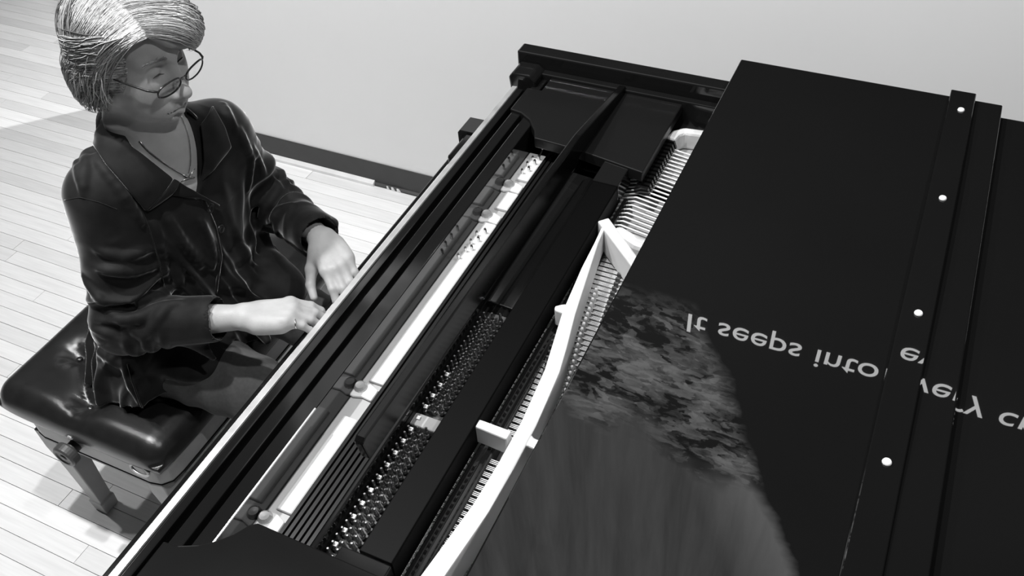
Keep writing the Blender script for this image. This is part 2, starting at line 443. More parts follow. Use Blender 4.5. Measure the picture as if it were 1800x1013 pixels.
# ---- cast plate, front flange
PLZ = 0.885
plate = MB().box(-0.735, -0.300, 0.30, 1.47, 0.845, 0.858).box(-0.735, -0.690, 0.33, 1.50, 0.858, PLZ).build('cast_plate', M_PLATE, PIANO, bevel=0.003)
for a, b in ((0.505, 0.700), (0.782, 1.238), (1.288, 1.345), (1.393, 1.475)):
    m = MB()
    prof = [(-0.7215, PLZ), (-0.7195, PLZ + 0.006), (-0.716, PLZ + 0.008), (-0.692, PLZ + 0.008), (-0.689, PLZ + 0.004), (-0.689, PLZ)]
    m.prism(prof, a, b, 'y').build('plate_lit_band', M_PLATE_LIT, plate, bevel=0.002)  # pale raised bar that draws the lit band of the flange
for yb in (0.486, 0.765, 1.262, 1.370):
    pad = [(-0.748, yb - 0.020), (-0.728, yb - 0.024), (-0.712, yb - 0.019), (-0.692, yb - 0.021), (-0.692, yb + 0.004), (-0.712, yb + 0.012), (-0.730, yb + 0.010), (-0.742, yb - 0.004)]
    pd = MB().prism(pad, PLZ, PLZ + 0.007, 'z').build('plate_boss', M_PLATE_LIT, plate, bevel=0.003)
    m = MB().lathe([(0.0115, 0), (0.012, 0.004), (0.0085, 0.009), (0.0085, 0.007), (0.0, 0.0065)], 14, Matrix.Translation((-0.724, yb - 0.002, PLZ + 0.006)))
    m.build('screw', M_SCREW, pd, smooth=False)
def pegmesh(name, r, h, m_, n=8):
    me = MB().lathe([(r, 0), (r, h * 0.85), (r * 0.7, h)], n).mesh(name); me.materials.append(m_); return me
guide = pegmesh('guide_pin', 0.0030, 0.016, M_STEEL)
for (x, y) in [(-0.716, 1.118), (-0.712, 1.141), (-0.703, 1.150), (-0.712, 1.166), (-0.702, 1.178), (-0.712, 1.192), (-0.700, 1.205),
               (-0.712, 1.412), (-0.702, 1.425), (-0.712, 1.440), (-0.700, 1.452), (-0.709, 1.462), (-0.698, 1.470)]:
    piece('guide_pin', guide, plate, (x, y, PLZ + 0.006))
MB().tube([(-0.700, 1.475, PLZ + 0.01), (-0.694, 1.482, PLZ + 0.03), (-0.688, 1.476, PLZ + 0.045), (-0.684, 1.484, PLZ + 0.06)], 0.0018, 6).build('wire_loop', M_STEEL, plate)
# black ribbed strip between plate and music desk
rib = MB().box(0, 0.0062, 0.41, 1.50, 0.878, 0.8945).mesh('rib'); rib.materials.append(M_SATIN)
trk = MB().box(-0.690, -0.606, 0.41, 1.50, 0.862, 0.8805).build('desk_track', M_LAC, PIANO)
for i in range(8):
    o = piece('rib', rib, trk, (-0.6885 + i * 0.0102, 0, 0))
MB().box(-0.622, -0.612, 0.41, 1.45, 0.862, 0.912).build('track_rail', M_LAC, PIANO, bevel=0.003)

# ---- music desk: front lip and rear board
def skew_board(name, prof, xa, xb, th, ya, yb):
    # profile of (y, z), x runs linearly from xa at ya to xb at yb
    n = len(prof); vs = []
    for s in (0, 1):
        for y, z in prof:
            x = xa + (xb - xa) * (y - ya) / (yb - ya) + s * th
            vs.append((x, y, z))
    fs = [tuple(range(n - 1, -1, -1)), tuple(range(n, 2 * n))] + [(i, (i + 1) % n, n + (i + 1) % n, n + i) for i in range(n)]
    return MB().add(vs, fs).build(name, M_GLOSSD, PIANO, bevel=0.003)
skew_board('music_desk_lip', [(0.610, 0.948), (0.603, 0.996), (0.612, 1.002), (1.30, 1.008), (1.44, 1.006), (1.70, 0.972), (1.70, 0.958), (1.43, 0.958), (1.42, 0.945)], -0.6165, -0.597, 0.0165, 0.61, 1.65)
MB().prism([(-0.533, 0.935), (-0.533, 0.950), (-0.531, 0.952), (-0.480, 0.952), (-0.478, 0.950), (-0.478, 0.900), (-0.486, 0.900), (-0.486, 0.935)], 0.470, 1.372, 'y').build('music_desk_back', M_RAIL_SHADE, PIANO, bevel=0.001)
MB().box(-0.534, -0.478, 1.374, 1.452, 0.90, 0.953).build('desk_slide', M_LAC, PIANO, bevel=0.002)
MB().box(-0.560, -0.478, 0.430, 0.468, 0.90, 0.950).build('desk_slide', M_LAC, PIANO, bevel=0.002)
MB().prism([(-0.474, 0.86), (-0.474, 0.902), (-0.466, 0.905), (-0.462, 0.896), (-0.455, 0.894), (-0.452, 0.86)], 0.43, 1.40, 'y').build('felt_rail', M_LAC, PIANO, bevel=0.0015)

# ---- tuning pins
pinf = MB().box(-0.611, -0.535, 0.43, 1.45, 0.855, 0.866).build('pin_field', M_PINFIELD, PIANO)
def pin_mesh():
    m = MB().lathe([(0.0032, 0), (0.0032, 0.022), (0.0026, 0.0225), (0.0024, 0.030), (0.0016, 0.031)], 8)
    m.lathe([(0.0034, 0.007), (0.0048, 0.008), (0.0048, 0.013), (0.0034, 0.014)], 8)
    me = m.mesh('tuning_pin'); me.materials.append(M_PIN); return me
pm = pin_mesh()
npin = 0
for i in range(75):
    yb = 0.452 + i * 0.0128
    for k in range(3):
        if npin >= 226: break
        if 0.728 < yb < 0.760 or yb > 1.015: continue
        piece('tuning_pin', pm, PIANO, (-0.604 + k * 0.0145 + random.uniform(-.001, .001), yb + k * 0.0042, 0.864)); npin += 1
felt = MB().box(-0.6095, -0.6035, 0, 0.007, 0, 0.004).mesh('felt_tab'); felt.materials.append(M_RUBBER)
for i in range(16):
    y = 0.462 + i * 0.0256
    me = piece('felt_tab', felt, PIANO, (0.0055, y, 0.882))
    me.rotation_euler = (0, 0, 0.35); me.location = (0.0055 + 0.6065 * (1 - math.cos(0.35)) - 0.6065 + 0.6065 * 1.0, y, 0.882)
    me.rotation_euler = (0, 0, 0); me.location = (0.006, y, 0.884)
MB().box(-0.611, -0.535, 0.733, 0.758, 0.866, 0.885).build('pin_field_bridge', M_PLATE, PIANO, bevel=0.003)

MB().prism([(-0.611, 0.866), (-0.611, 0.896), (-0.606, 0.899), (-0.540, 0.893), (-0.535, 0.888), (-0.535, 0.866)], 1.030, 1.450, 'y').build('pin_cover', M_LAC, PIANO, bevel=0.002)
# ---- capo bar, struts
cap = [(-0.463, 1.262, .007), (-0.458, 1.20, .008), (-0.451, 1.131, .016), (-0.436, 1.012, .024), (-0.420, 0.930, .026), (-0.411, 0.88, .026), (-0.402, 0.765, .026), (-0.4015, 0.68, .027), (-0.404, 0.60, .028), (-0.418, 0.477, .030), (-0.424, 0.43, .031)]
def sweep_bar(pts, z0, z1, name, m_, parent, bevel=0.003):
    mb = MB(); vs = []
    P = [Vector((p[0], p[1])) for p in pts]; n = len(pts)
    for i in range(n):
        t = (P[min(i + 1, n - 1)] - P[max(i - 1, 0)]).normalized(); nrm = Vector((-t.y, t.x)); w = pts[i][2] / 2
        a = P[i] + nrm * w; b = P[i] - nrm * w
        vs += [(a.x, a.y, z0), (a.x, a.y, z1), (b.x, b.y, z1), (b.x, b.y, z0)]
    fs = []
    for i in range(n - 1):
        for k in range(4):
            fs.append((i * 4 + k, i * 4 + (k + 1) % 4, (i + 1) * 4 + (k + 1) % 4, (i + 1) * 4 + k))
    fs += [(3, 2, 1, 0), tuple((n - 1) * 4 + k for k in range(4))]
    return mb.add(vs, fs).build(name, m_, parent, bevel=bevel)
sweep_bar(cap, 0.887, 0.950, 'capo_bar', M_PLATE_LIT, PIANO)
sweep_bar([(-0.470, 1.268, .024), (-0.385, 1.188, .022), (-0.20, 1.01, .022), (0.1, 0.72, .022)], 0.89, 0.952, 'plate_strut', M_PLATE_LIT, PIANO)
sweep_bar([(-0.455, 1.296, .026), (-0.40, 1.272, .030), (-0.30, 1.262, .030), (0.6, 1.20, .034)], 0.872, 0.915, 'plate_strut', M_PLATE_LIT, PIANO, bevel=0.01)
sweep_bar([(-0.45, 1.262, .05), (-0.30, 1.215, .05), (0.6, 1.14, .05)], 0.862, 0.885, 'plate_web', M_PLATE, PIANO, bevel=0.006)
sweep_bar([(-0.490, 0.737, .016), (-0.470, 0.737, .016), (-0.422, 0.735, .018)], 0.905, 0.948, 'plate_strut', M_PLATE_LIT, PIANO)
sweep_bar([(-0.405, 0.738, .040), (-0.385, 0.736, .018), (0.0, 0.70, .018), (0.35, 0.66, .018)], 0.90, 0.949, 'plate_strut', M_PLATE_LIT, PIANO)
sweep_bar([(-0.466, 1.018, .010), (-0.455, 1.022, .020), (-0.440, 1.025, .028)], 0.905, 0.945, 'plate_strut', M_PLATE_LIT, PIANO)
MB().box(-0.45, 0.3, 1.505, 1.69, 0.862, 0.885).build('bass_plate_field', M_PLATE, PIANO, bevel=0.004)
sweep_bar([(-0.44, 1.60, .022), (-0.435, 1.625, .022), (-0.42, 1.64, .022), (-0.38, 1.645, .022), (0.4, 1.63, .022)], 0.885, 0.93, 'plate_strut', M_PLATE_LIT, PIANO, bevel=0.006)
# cast lettering blocks on the plate web
# ---- strings
def capx(y):
    for a, b in zip(cap[:-1], cap[1:]):
        if b[1] <= y <= a[1]:
            t = (a[1] - y) / (a[1] - b[1]); return a[0] + (b[0] - a[0]) * t
    return cap[-1][0]
ms = MB(); msb = MB()
i = 0; y = 0.448
while y < 1.245:
    if not (0.722 < y < 0.752):
        for k in (-1, 0, 1):
            yy = y + k * 0.0031
            ms.tube([(-0.560, yy + 0.004, 0.876), (-0.480, yy + 0.001, 0.884), (capx(y), yy, 0.8845)], 0.0010, 4, cap=False)
            ms.tube([(capx(y), yy, 0.884), (-0.30, yy - 0.002, 0.884), (0.25, yy - 0.03, 0.884)], 0.0012, 4, cap=False)
    y += 0.0128
s1 = ms.build('strings', M_STRING, PIANO); s1['kind'] = 'stuff'
bstr = []
y = 1.315
bass_ys = []
while y < 1.60:
    bass_ys.append(y); y += 0.0135
for y in bass_ys:
    m2 = MB().tube([(-0.50, y + 0.010, 0.880), (-0.45, y, 0.905), (0.25, y - 0.12, 0.905)], 0.0021, 6, cap=True)
    m2.build('bass_string', M_STRING, PIANO, smooth=True)
# dampers over the bass strings and small black dampers over the treble strings
dm = MB().prism([(-0.445, 0.908), (-0.448, 0.918), (-0.440, 0.925), (-0.418, 0.925), (-0.412, 0.908)], 0.0015, 0.0085, 'y').mesh('damper'); dm.materials.append(M_LAC)
for y in bass_ys[8:]:
    o = piece('damper', dm, PIANO, (-0.012, y - 0.006, 0.0))
    o.rotation_euler = (0, 0, 0)
dt = MB().box(-0.004, 0.004, -0.0022, 0.0022, 0, 0.012).mesh('damper_head'); dt.materials.append(M_FELT)
ag = pegmesh('capo_peg', 0.0036, 0.020, M_PLATE_LIT)
y = 0.455
while y < 1.22:
    if not (0.70 < y < 0.775):
        piece('damper_head', dt, PIANO, (capx(y) + 0.050, y + 0.0064, 0.884))
        if y > 0.80 and y < 1.13: piece('capo_peg', ag, PIANO, (capx(y) + 0.0205, y + 0.0064, 0.886))
        piece('string_rest', dt, PIANO, (capx(y) - 0.026, y + 0.0064, 0.884))
    y += 0.0128
# cover strip in front of the string rests, the rail's shade put in its colour
cs = [(-0.478, 1.20), (-0.478, 0.45)] + [(capx(y) - o_, y) for y, o_ in ((0.45, .030), (0.52, .040), (0.60, .046), (0.70, .050), (0.765, .050), (0.88, .042), (0.93, .036), (1.012, .030), (1.131, .022), (1.20, .016))]
MB().prism(cs, 0.862, 0.891, 'z').build('cover_strip', M_COVER, PIANO, bevel=0.002)
# ---- lid and folded front flap
lid_out = outline(-0.347, 0.012)
LID = MB().prism(lid_out, 1.0015, 1.0235, 'z').build('main_lid', M_LID, PIANO, bevel=0.004, seg=3)
flap = MB().box(-0.345, 0.1795, 0.130, 1.775, 1.0255, 1.0455).build('folded_lid_flap', M_LID, PIANO, bevel=0.003, seg=3)
# the strip along the flap's front edge, slightly bowed along its length
ny = 60; vs = []; fs = []
for j in range(ny + 1):
    y = 0.132 + (1.778 - 0.132) * j / ny
    dz = 0.0052 * math.sin((y - 1.0) * 2 * math.pi / 1.62)
    for (x, z) in ((0.0800, 1.0400), (0.0800, 1.0525), (0.0805, 1.0535), (0.0818, 1.0542), (0.1252, 1.0542), (0.1265, 1.0535), (0.1270, 1.0525), (0.1270, 1.0400)):
        vs.append((x, y, z + (dz + 0.003 if z > 1.05 else 0)))
n8 = 8
for j in range(ny):
    for k in range(n8):
        fs.append((j * n8 + k, j * n8 + (k + 1) % n8, (j + 1) * n8 + (k + 1) % n8, (j + 1) * n8 + k))
fs += [tuple(range(n8 - 1, -1, -1)), tuple(ny * n8 + k for k in range(n8))]
strip = MB().add(vs, fs).build('flap_strip', M_LID, flap)
for yb in (1.712, 1.416, 1.120, 0.828, 0.535, 0.24):
    dz = 0.0052 * math.sin((yb - 1.0) * 2 * math.pi / 1.62)
    MB().lathe([(0.0062, 0), (0.0066, 0.002), (0.0055, 0.0045), (0.003, 0.0055)], 14, Matrix.Translation((0.105, yb - 0.006, 1.0562 + dz))).build('bumper', M_RUBBER, flap, smooth=True)
MB().lathe([(0.003, 0), (0.003, 0.001), (0.0, 0.0012)], 10, Matrix.Translation((0.098, 1.735, 1.0530))).build('screw', M_SCREW, flap)
# piano legs and pedal lyre
for (x, y) in ((-0.62, 0.28), (-0.62, 1.62), (1.35, 1.42)):
    MB().lathe([(0.055, 0.66), (0.06, 0.60), (0.045, 0.56), (0.05, 0.30), (0.034, 0.10), (0.045, 0.08), (0.03, 0.06), (0.03, 0.0)], 8, Matrix.Translation((x, y, 0))).build('leg', M_LAC, PIANO, bevel=0.003)
ly = MB().box(-0.60, -0.54, 0.86, 1.04, 0.10, 0.15).box(-0.585, -0.555, 0.885, 0.915, 0.15, 0.665).box(-0.585, -0.555, 0.985, 1.015, 0.15, 0.665).build('pedal_lyre', M_LAC, PIANO, bevel=0.004)
for y in (0.90, 0.95, 1.0):
    MB().box(-0.69, -0.56, y - 0.011, y + 0.011, 0.085, 0.097).build('pedal', M_STEEL, ly, bevel=0.004)

# ------------------------------------------------------------------ bench
BENCH = empty('piano_bench', (-1.52, 1.03, 0))
tag(BENCH, 'black tufted leather piano bench with wooden frame under the seated player', 'bench')
def cushion():
    x0, x1, y0, y1 = -1.782, -1.268, 0.652, 1.412
    nx, ny = 78, 112
    tuf = []
    for k in range(-1, 5):
        tuf.append((-1.521, 0.721 + 0.212 * k))
        tuf.append((-1.657, 0.827 + 0.212 * k)); tuf.append((-1.385, 0.827 + 0.212 * k))
    tuf = [(a, b) for a, b in tuf if y0 + 0.04 < b < y1 - 0.04]
    X, Y = np.meshgrid(np.linspace(-1, 1, nx), np.linspace(-1, 1, ny), indexing='ij')
    # map the square to a rounded rectangle
    R = 0.16
    def edge(t): return np.sign(t) * (1 - (1 - np.abs(t)) ** 1.35)
    U, V = edge(X), edge(Y)
    k = 0.030
    px = (x0 + x1) / 2 + U * (x1 - x0) / 2 * (1 - k * (V ** 6))
    py = (y0 + y1) / 2 + V * (y1 - y0) / 2 * (1 - 0.6 * k * (U ** 6))
    e = np.maximum(np.abs(U), 0) ** 8 + np.abs(V) ** 14
    dx = np.minimum(px - x0, x1 - px); dy = np.minimum(py - y0, y1 - py)
    dd = np.minimum(dx, dy) + 0.0
    rr = 0.055
    q = np.clip(1 - dx / rr, 0, 1) ** 2 + np.clip(1 - dy / rr, 0, 1) ** 2
    prof = np.sqrt(np.clip(1 - q, 0, 1))
    z = 0.462 + 0.050 * prof + 0.010 * np.clip(1 - ((px - (x0 + x1) / 2) / .27) ** 2, 0, 1)
    for (a, b) in tuf:
        r2 = (px - a) ** 2 + (py - b) ** 2
        ang = np.arctan2(py - b, px - a)
        z -= (0.020 + 0.0) * np.exp(-r2 / (2 * 0.019 ** 2)) + 0.010 * np.exp(-r2 / (2 * 0.045 ** 2))
        z += 0.0022 * np.sin(ang * 9 + a * 40) * np.exp(-((np.sqrt(r2) - 0.028) / 0.014) ** 2)
        for (c, d) in tuf:
            if 0.12 < math.hypot(a - c, b - d) < 0.19 and (a, b) < (c, d):
                L = math.hypot(c - a, d - b); tx, ty = (c - a) / L, (d - b) / L
                s = (px - a) * tx + (py - b) * ty; w = -(px - a) * ty + (py - b) * tx
                g = np.clip(np.minimum(s, L - s) / 0.02, 0, 1)
                z -= 0.0065 * g * np.exp(-np.abs(w) / 0.006) + 0.005 * g * np.exp(-(w / 0.03) ** 2)
    vs = [(float(px[i, j]), float(py[i, j]), float(z[i, j])) for i in range(nx) for j in range(ny)]
    fs = [(i * ny + j, (i + 1) * ny + j, (i + 1) * ny + j + 1, i * ny + j + 1) for i in range(nx - 1) for j in range(ny - 1)]
    # skirt down to the frame
    per = [(i, 0) for i in range(nx)] + [(nx - 1, j) for j in range(1, ny)] + [(i, ny - 1) for i in range(nx - 2, -1, -1)] + [(0, j) for j in range(ny - 2, 0, -1)]
    cx, cy = (x0 + x1) / 2, (y0 + y1) / 2
    base = len(vs); n = len(per); lev = [(1.0, 0.452), (0.992, 0.443), (0.972, 0.438)]
    for (s, zz) in lev:
        for (i, j) in per:
            p = vs[i * ny + j]
            vs.append((cx + (p[0] - cx) * s, cy + (p[1] - cy) * (1 - (1 - s) * 0.66), zz))
    def idx(l, q):
        return per[q % n][0] * ny + per[q % n][1] if l == 0 else base + (l - 1) * n + q % n
    for l in range(len(lev)):
        for q in range(n):
            fs.append((idx(l, q), idx(l + 1, q), idx(l + 1, q + 1), idx(l, q + 1)))
    fs.append(tuple(base + (len(lev) - 1) * n + q for q in range(n)))
    return MB().add(vs, fs), tuf
cb, tufts = cushion()
CU = cb.build('cushion', M_LEATHER, BENCH, smooth=True)
for (a, b) in tufts:
    MB().lathe([(0.0085, 0), (0.008, 0.002), (0.005, 0.0038), (0.0, 0.0045)], 12, Matrix.Translation((a, b, 0.4895))).build('button', M_LEATHER, CU, smooth=True)
M_FRAME = mat('bench_frame_lacquer', 0.34, 0.34, var=0.12, scale=14)
fr = [( -1.715, 0.72), (-1.712, 0.690), (-1.695, 0.668), (-1.67, 0.662), (-1.34, 0.662), (-1.31, 0.668), (-1.292, 0.688), (-1.288, 0.72), (-1.288, 1.36), (-1.30, 1.39), (-1.33, 1.402), (-1.67, 1.402), (-1.70, 1.39), (-1.715, 1.36)]
MB().prism(fr, 0.372, 0.430, 'z').build('frame', M_FRAME, BENCH, bevel=0.004)
frs = [((x + 1.5015) * 0.985 - 1.5015, (y - 1.03) * 0.99 + 1.03) for x, y in fr]
MB().prism(frs, 0.430, 0.440, 'z').build('frame_gap', M_EBONY, BENCH)
MB().prism([((x + 1.5015) * 1.008 - 1.5015, (y - 1.03) * 1.004 + 1.03) for x, y in fr], 0.366, 0.372, 'z').build('frame_lip', M_EBONY, BENCH)
for (x, y, sx, sy) in ((-1.69, 0.70, -1, -1), (-1.345, 0.70, 1, -1), (-1.69, 1.365, -1, 1), (-1.345, 1.365, 1, 1)):
    m = MB(); a = 0.030
    lev = [(0.37, 0.030, 0), (0.30, 0.030, 0), (0.24, 0.026, 0), (0.12, 0.022, 0), (0.05, 0.020, 0), (0.045, 0.024, 0), (0.0, 0.022, 0)]
    vs = []; fs = []
    for (z, w, o) in lev:
        vs += [(x - w, y - w, z), (x + w, y - w, z), (x + w, y + w, z), (x - w, y + w, z)]
    for i in range(len(lev) - 1):
        for k in range(4): fs.append((i * 4 + k, i * 4 + (k + 1) % 4, (i + 1) * 4 + (k + 1) % 4, (i + 1) * 4 + k))
    fs += [(0, 1, 2, 3), tuple(len(vs) - 1 - k for k in range(4))]
    m.add(vs, fs).build('leg', M_FRAME, BENCH, bevel=0.004)
kn = Matrix.Translation((-1.552, 0.664, 0.406)) @ Matrix.Rotation(math.radians(90), 4, 'X')
KN = MB().lathe([(0.016, 0), (0.016, 0.018), (0.030, 0.020), (0.0315, 0.024), (0.0315, 0.040), (0.028, 0.044), (0.022, 0.044), (0.020, 0.0415), (0.010, 0.0415), (0.008, 0.044), (0.0, 0.0445)], 28, kn).build('height_knob', M_BENCHWOOD, BENCH, bevel=0.0015)
ringp = [(-1.336 + 0.026 * math.cos(a), 0.655 + 0.004 * math.sin(a), 0.436 + 0.013 * math.sin(a)) for a in [2 * math.pi * k / 20 for k in range(21)]]
MB().tube(ringp, 0.0038, 8).build('ring_handle', M_SCREW, BENCH, smooth=True)
MB().lathe([(0.007, 0), (0.007, 0.006), (0.003, 0.008)], 10, Matrix.Translation((-1.532, 0.656, 0.458)) @ Matrix.Rotation(math.radians(90), 4, 'X')).build('stud', M_SCREW, BENCH)
# ------------------------------------------------------------------ implicit-surface modelling for the player
def _v(a): return np.asarray(a, dtype=np.float64)
class Prim:
    def __init__(s, kind, k, op='+', **kw):
        s.kind = kind; s.k = k; s.op = op; s.__dict__.update(kw)
        if kind == 'cone':
            s.a = _v(s.a); s.b = _v(s.b); s.c = (s.a + s.b) / 2; s.R = np.linalg.norm(s.b - s.a) / 2 + max(s.ra, s.rb)
        elif kind == 'ell':
            s.c = _v(s.c); s.r = _v(s.r); s.R = float(max(s.r)); s.M = _v(s.M) if getattr(s, 'M', None) is not None else None
        if kind != 'fn': s.R += getattr(s, 'pad', 0.0)
    def d(s, P):
        if s.kind == 'cone':
            ba = s.b - s.a; L2 = ba @ ba
            pa = P - s.a
            t = np.clip(pa @ ba / L2, 0, 1)
            q = pa - t[:, None] * ba
            if getattr(s, 'flat', None) is not None:   # flatten across one direction
                n, f = s.flat
                q = q + np.outer(q @ n, n) * (f - 1)
            r = s.ra + (s.rb - s.ra) * t
            if getattr(s, 'fold', None) is not None:
                r = r + s.fold(t, q, P)
            return np.sqrt((q * q).sum(1)) - r
        if s.kind == 'ell':
            q = P - s.c
            if s.M is not None: q = q @ s.M        # columns of M are the local axes
            a = q / s.r; k0 = np.sqrt((a * a).sum(1)); k1 = np.sqrt(((a / s.r) ** 2).sum(1)) + 1e-9
            return k0 * (k0 - 1) / k1
        return s.fn(P)
def smin(a, b, k):
    if k <= 0: return np.minimum(a, b)
    h = np.maximum(k - np.abs(a - b), 0) / k
    return np.minimum(a, b) - h * h * k * 0.25
def cone(a, b, ra, rb, k=0.02, **kw): return Prim('cone', k, a=a, b=b, ra=ra, rb=rb, **kw)
def ell(c, r, k=0.02, M=None, **kw): return Prim('ell', k, c=c, r=r, M=M, **kw)
class Shape:
    def __init__(s, prims):
        s.p = prims
        s.cc = np.array([q.c if q.kind != 'fn' else (q.box[0] + q.box[1]) / 2 for q in prims])
        s.hh = np.array([(0, 0, 0) if q.kind != 'fn' else (q.box[1] - q.box[0]) / 2 for q in prims])
        s.rr = np.array([q.R + max(q.k, 0.02) if q.kind != 'fn' else 0.03 for q in prims])
    def eval(s, P, c=None, R=None):
        d = np.full(len(P), 0.5)
        if c is None:            # cull by the bounding box of the points
            lo, hi = P.min(0), P.max(0); c = (lo + hi) / 2; R = np.linalg.norm(hi - lo) / 2 + 0.12
        dist = np.linalg.norm(np.maximum(np.abs(s.cc - c) - s.hh, 0), axis=1) - s.rr
        for i in np.flatnonzero(dist <= R):
            q = s.p[i]
            e = q.d(P)
            if q.op == '+': d = smin(d, e, q.k)
            elif q.op == '-': d = -smin(-d, e, q.k)
            elif q.op == '&': d = -smin(-d, -e, q.k)
        return d
    def __call__(s, P): return s.eval(_v(P).reshape(-1, 3))
def mesh_sdf(shape, lo, hi, h, B=20):
    lo = _v(lo); hi = _v(hi)
    nb = np.ceil((hi - lo) / (h * B)).astype(int)
    keys = []; pos = []; quads = []
    G = (nb * B + 8).astype(np.int64)
    ar = np.arange(B + 1)
    I, J, K = np.meshgrid(ar, ar, ar, indexing='ij')
    offs = np.stack([I, J, K], -1).reshape(-1, 3)
    R = h * B * 0.5 * math.sqrt(3)
    def gid(i, j, k): return ((i + 2) * G[1] + (j + 2)) * G[2] + (k + 2)
    cen = [np.array((a, b, c)) for a in range(nb[0]) for b in range(nb[1]) for c in range(nb[2])]
    for blk in cen:
        base = blk * B; o = lo + base * h; c = o + h * B / 2
        d0 = shape.eval(c[None], c, R)[0]
        if abs(d0) > R * 1.35 + 0.03: continue
        D = shape.eval(o + offs * h, c, R).reshape(B + 1, B + 1, B + 1)
        S = D < 0
        if S.all() or not S.any(): continue
        s8 = sum(S[a:a + B, b:b + B, e:e + B].astype(np.int8) for a in (0, 1) for b in (0, 1) for e in (0, 1))
        cells = np.argwhere((s8 > 0) & (s8 < 8))
        acc = np.zeros((len(cells), 3)); cnt = np.zeros(len(cells))
        ci, cj, ck = cells.T
        for ax in range(3):
            for u in (0, 1):
                for w in (0, 1):
                    a = [0, 0, 0]; oth = [x for x in range(3) if x != ax]; a[oth[0]] = u; a[oth[1]] = w
                    b = list(a); b[ax] = 1
                    da = D[ci + a[0], cj + a[1], ck + a[2]]; db = D[ci + b[0], cj + b[1], ck + b[2]]
                    m = (da < 0) != (db < 0)
                    t = np.where(m, da / np.where(m, da - db, 1), 0)
                    p = np.zeros((len(cells), 3)); p[:] = a; p[:, ax] = t
                    acc[m] += p[m]; cnt[m] += 1
        pos.append(o + (cells + acc / cnt[:, None]) * h)
        keys.append(gid(base[0] + ci, base[1] + cj, base[2] + ck))
        for ax in range(3):
            o1, o2 = [(1, 2), (2, 0), (0, 1)][ax]
            sl0 = [slice(0, B)] * 3; sl1 = [slice(0, B)] * 3; sl1[ax] = slice(1, B + 1)
            A = S[tuple(sl0)]; Bm = S[tuple(sl1)]
            e = np.argwhere(A != Bm)
            if not len(e): continue
            flip = A[e[:, 0], e[:, 1], e[:, 2]]
            g = e + base
            def cell(du, dv):
                q = g.copy(); q[:, o1] += du; q[:, o2] += dv; return gid(q[:, 0], q[:, 1], q[:, 2])
            q = np.stack([cell(0, 0), cell(-1, 0), cell(-1, -1), cell(0, -1)], 1)
            q[~flip] = q[~flip][:, ::-1]
            quads.append(q)
    keys = np.concatenate(keys); pos = np.concatenate(pos); quads = np.concatenate(quads)
    order = np.argsort(keys); keys = keys[order]; pos = pos[order]
    ix = np.searchsorted(keys, quads); ix = np.clip(ix, 0, len(keys) - 1)
    ok = (keys[ix] == quads).all(1)
    return pos, ix[ok]
def np_mesh(name, V, Q, smooth_iter=0):
    V = V.copy()
    if smooth_iter:
        n = len(V)
        for _ in range(smooth_iter):
            acc = np.zeros_like(V); cnt = np.zeros(n)
            for a, b in ((0, 1), (1, 2), (2, 3), (3, 0)):
                for s, t in ((Q[:, a], Q[:, b]), (Q[:, b], Q[:, a])):
                    for x in range(3): acc[:, x] += np.bincount(s, V[t, x], n)
                    cnt += np.bincount(s, minlength=n)
            V = 0.5 * V + 0.5 * acc / np.maximum(cnt, 1)[:, None]
    me = bpy.data.meshes.new(name)
    me.vertices.add(len(V)); me.vertices.foreach_set('co', V.ravel())
    nq = len(Q)
    me.loops.add(nq * 4); me.polygons.add(nq)
    me.loops.foreach_set('vertex_index', Q.ravel().astype(np.int32))
    me.polygons.foreach_set('loop_start', np.arange(0, nq * 4, 4, dtype=np.int32))
    me.polygons.foreach_set('loop_total', np.full(nq, 4, dtype=np.int32))
    me.polygons.foreach_set('use_smooth', np.ones(nq, dtype=bool))
    me.update(calc_edges=True); me.validate()
    return me

# ---- camera rays, only used to find where on a finished surface a seam or collar edge lies
CRn = _v(CR)
def ray(px, py):
    v = CRn @ np.array([px - 900.0, -(py - 506.5), -1589.89]); return v / np.linalg.norm(v)
def trace(shape, px, py, t0=1.1, t1=2.5):
    d = ray(px, py); o = np.array([0, 0, CAM_H])
    t = np.linspace(t0, t1, 280); e = shape(o + t[:, None] * d)
    k = np.flatnonzero(e < 0)
    if len(k):
        a = t[max(k[0] - 1, 0)]; b = t[k[0]]
        tt = np.linspace(a, b, 24); ee = shape(o + tt[:, None] * d); j = np.flatnonzero(ee < 0)
        return o + d * tt[j[0] if len(j) else -1]
    p = o + d * t[np.argmin(e)]     # the ray passes beside the surface: nearest point on it
    for _ in range(4): p = p - normal(shape, p) * shape(p[None])[0]
    return p
def normal(shape, p, e=0.004):
    g6 = shape(np.concatenate([p + np.eye(3) * e, p - np.eye(3) * e])); g = g6[:3] - g6[3:]
    return g / (np.linalg.norm(g) + 1e-9)

# ------------------------------------------------------------------ the player
M_SKIN = mat('skin', 0.43, 0.5, spec=0.35, var=0.05, scale=45, bump=0.08, bscale=350)
M_SKIN.node_tree.nodes['Principled BSDF'].inputs['Subsurface Weight'].default_value = 0.12
M_SKIN.node_tree.nodes['Principled BSDF'].inputs['Subsurface Radius'].default_value = (0.01, 0.01, 0.01)
M_VELVET = mat('dark_velvet', 0.012, 0.7, spec=0.15, sheen=1.0, var=0.4, scale=24)
M_CHINO = mat('dark_trousers', 0.10, 0.85, spec=0.15, sheen=0.1, var=0.1, scale=120)
M_LIP = mat('lips', 0.30, 0.45)
M_BROW = mat('brow_hair', 0.22, 0.7)
M_EYE = mat('eye_dark', 0.06, 0.2)
M_GLFRAME = mat('spectacle_frame', 0.05, 0.25, metal=0.5)
M_SILVER = mat('silver', 0.75, 0.25, metal=1.0)

PLAYER = empty('person', (-1.42, 1.0, 0.0))
tag(PLAYER, 'person with short grey hair and glasses in a dark velvet jacket, playing the piano', 'person')

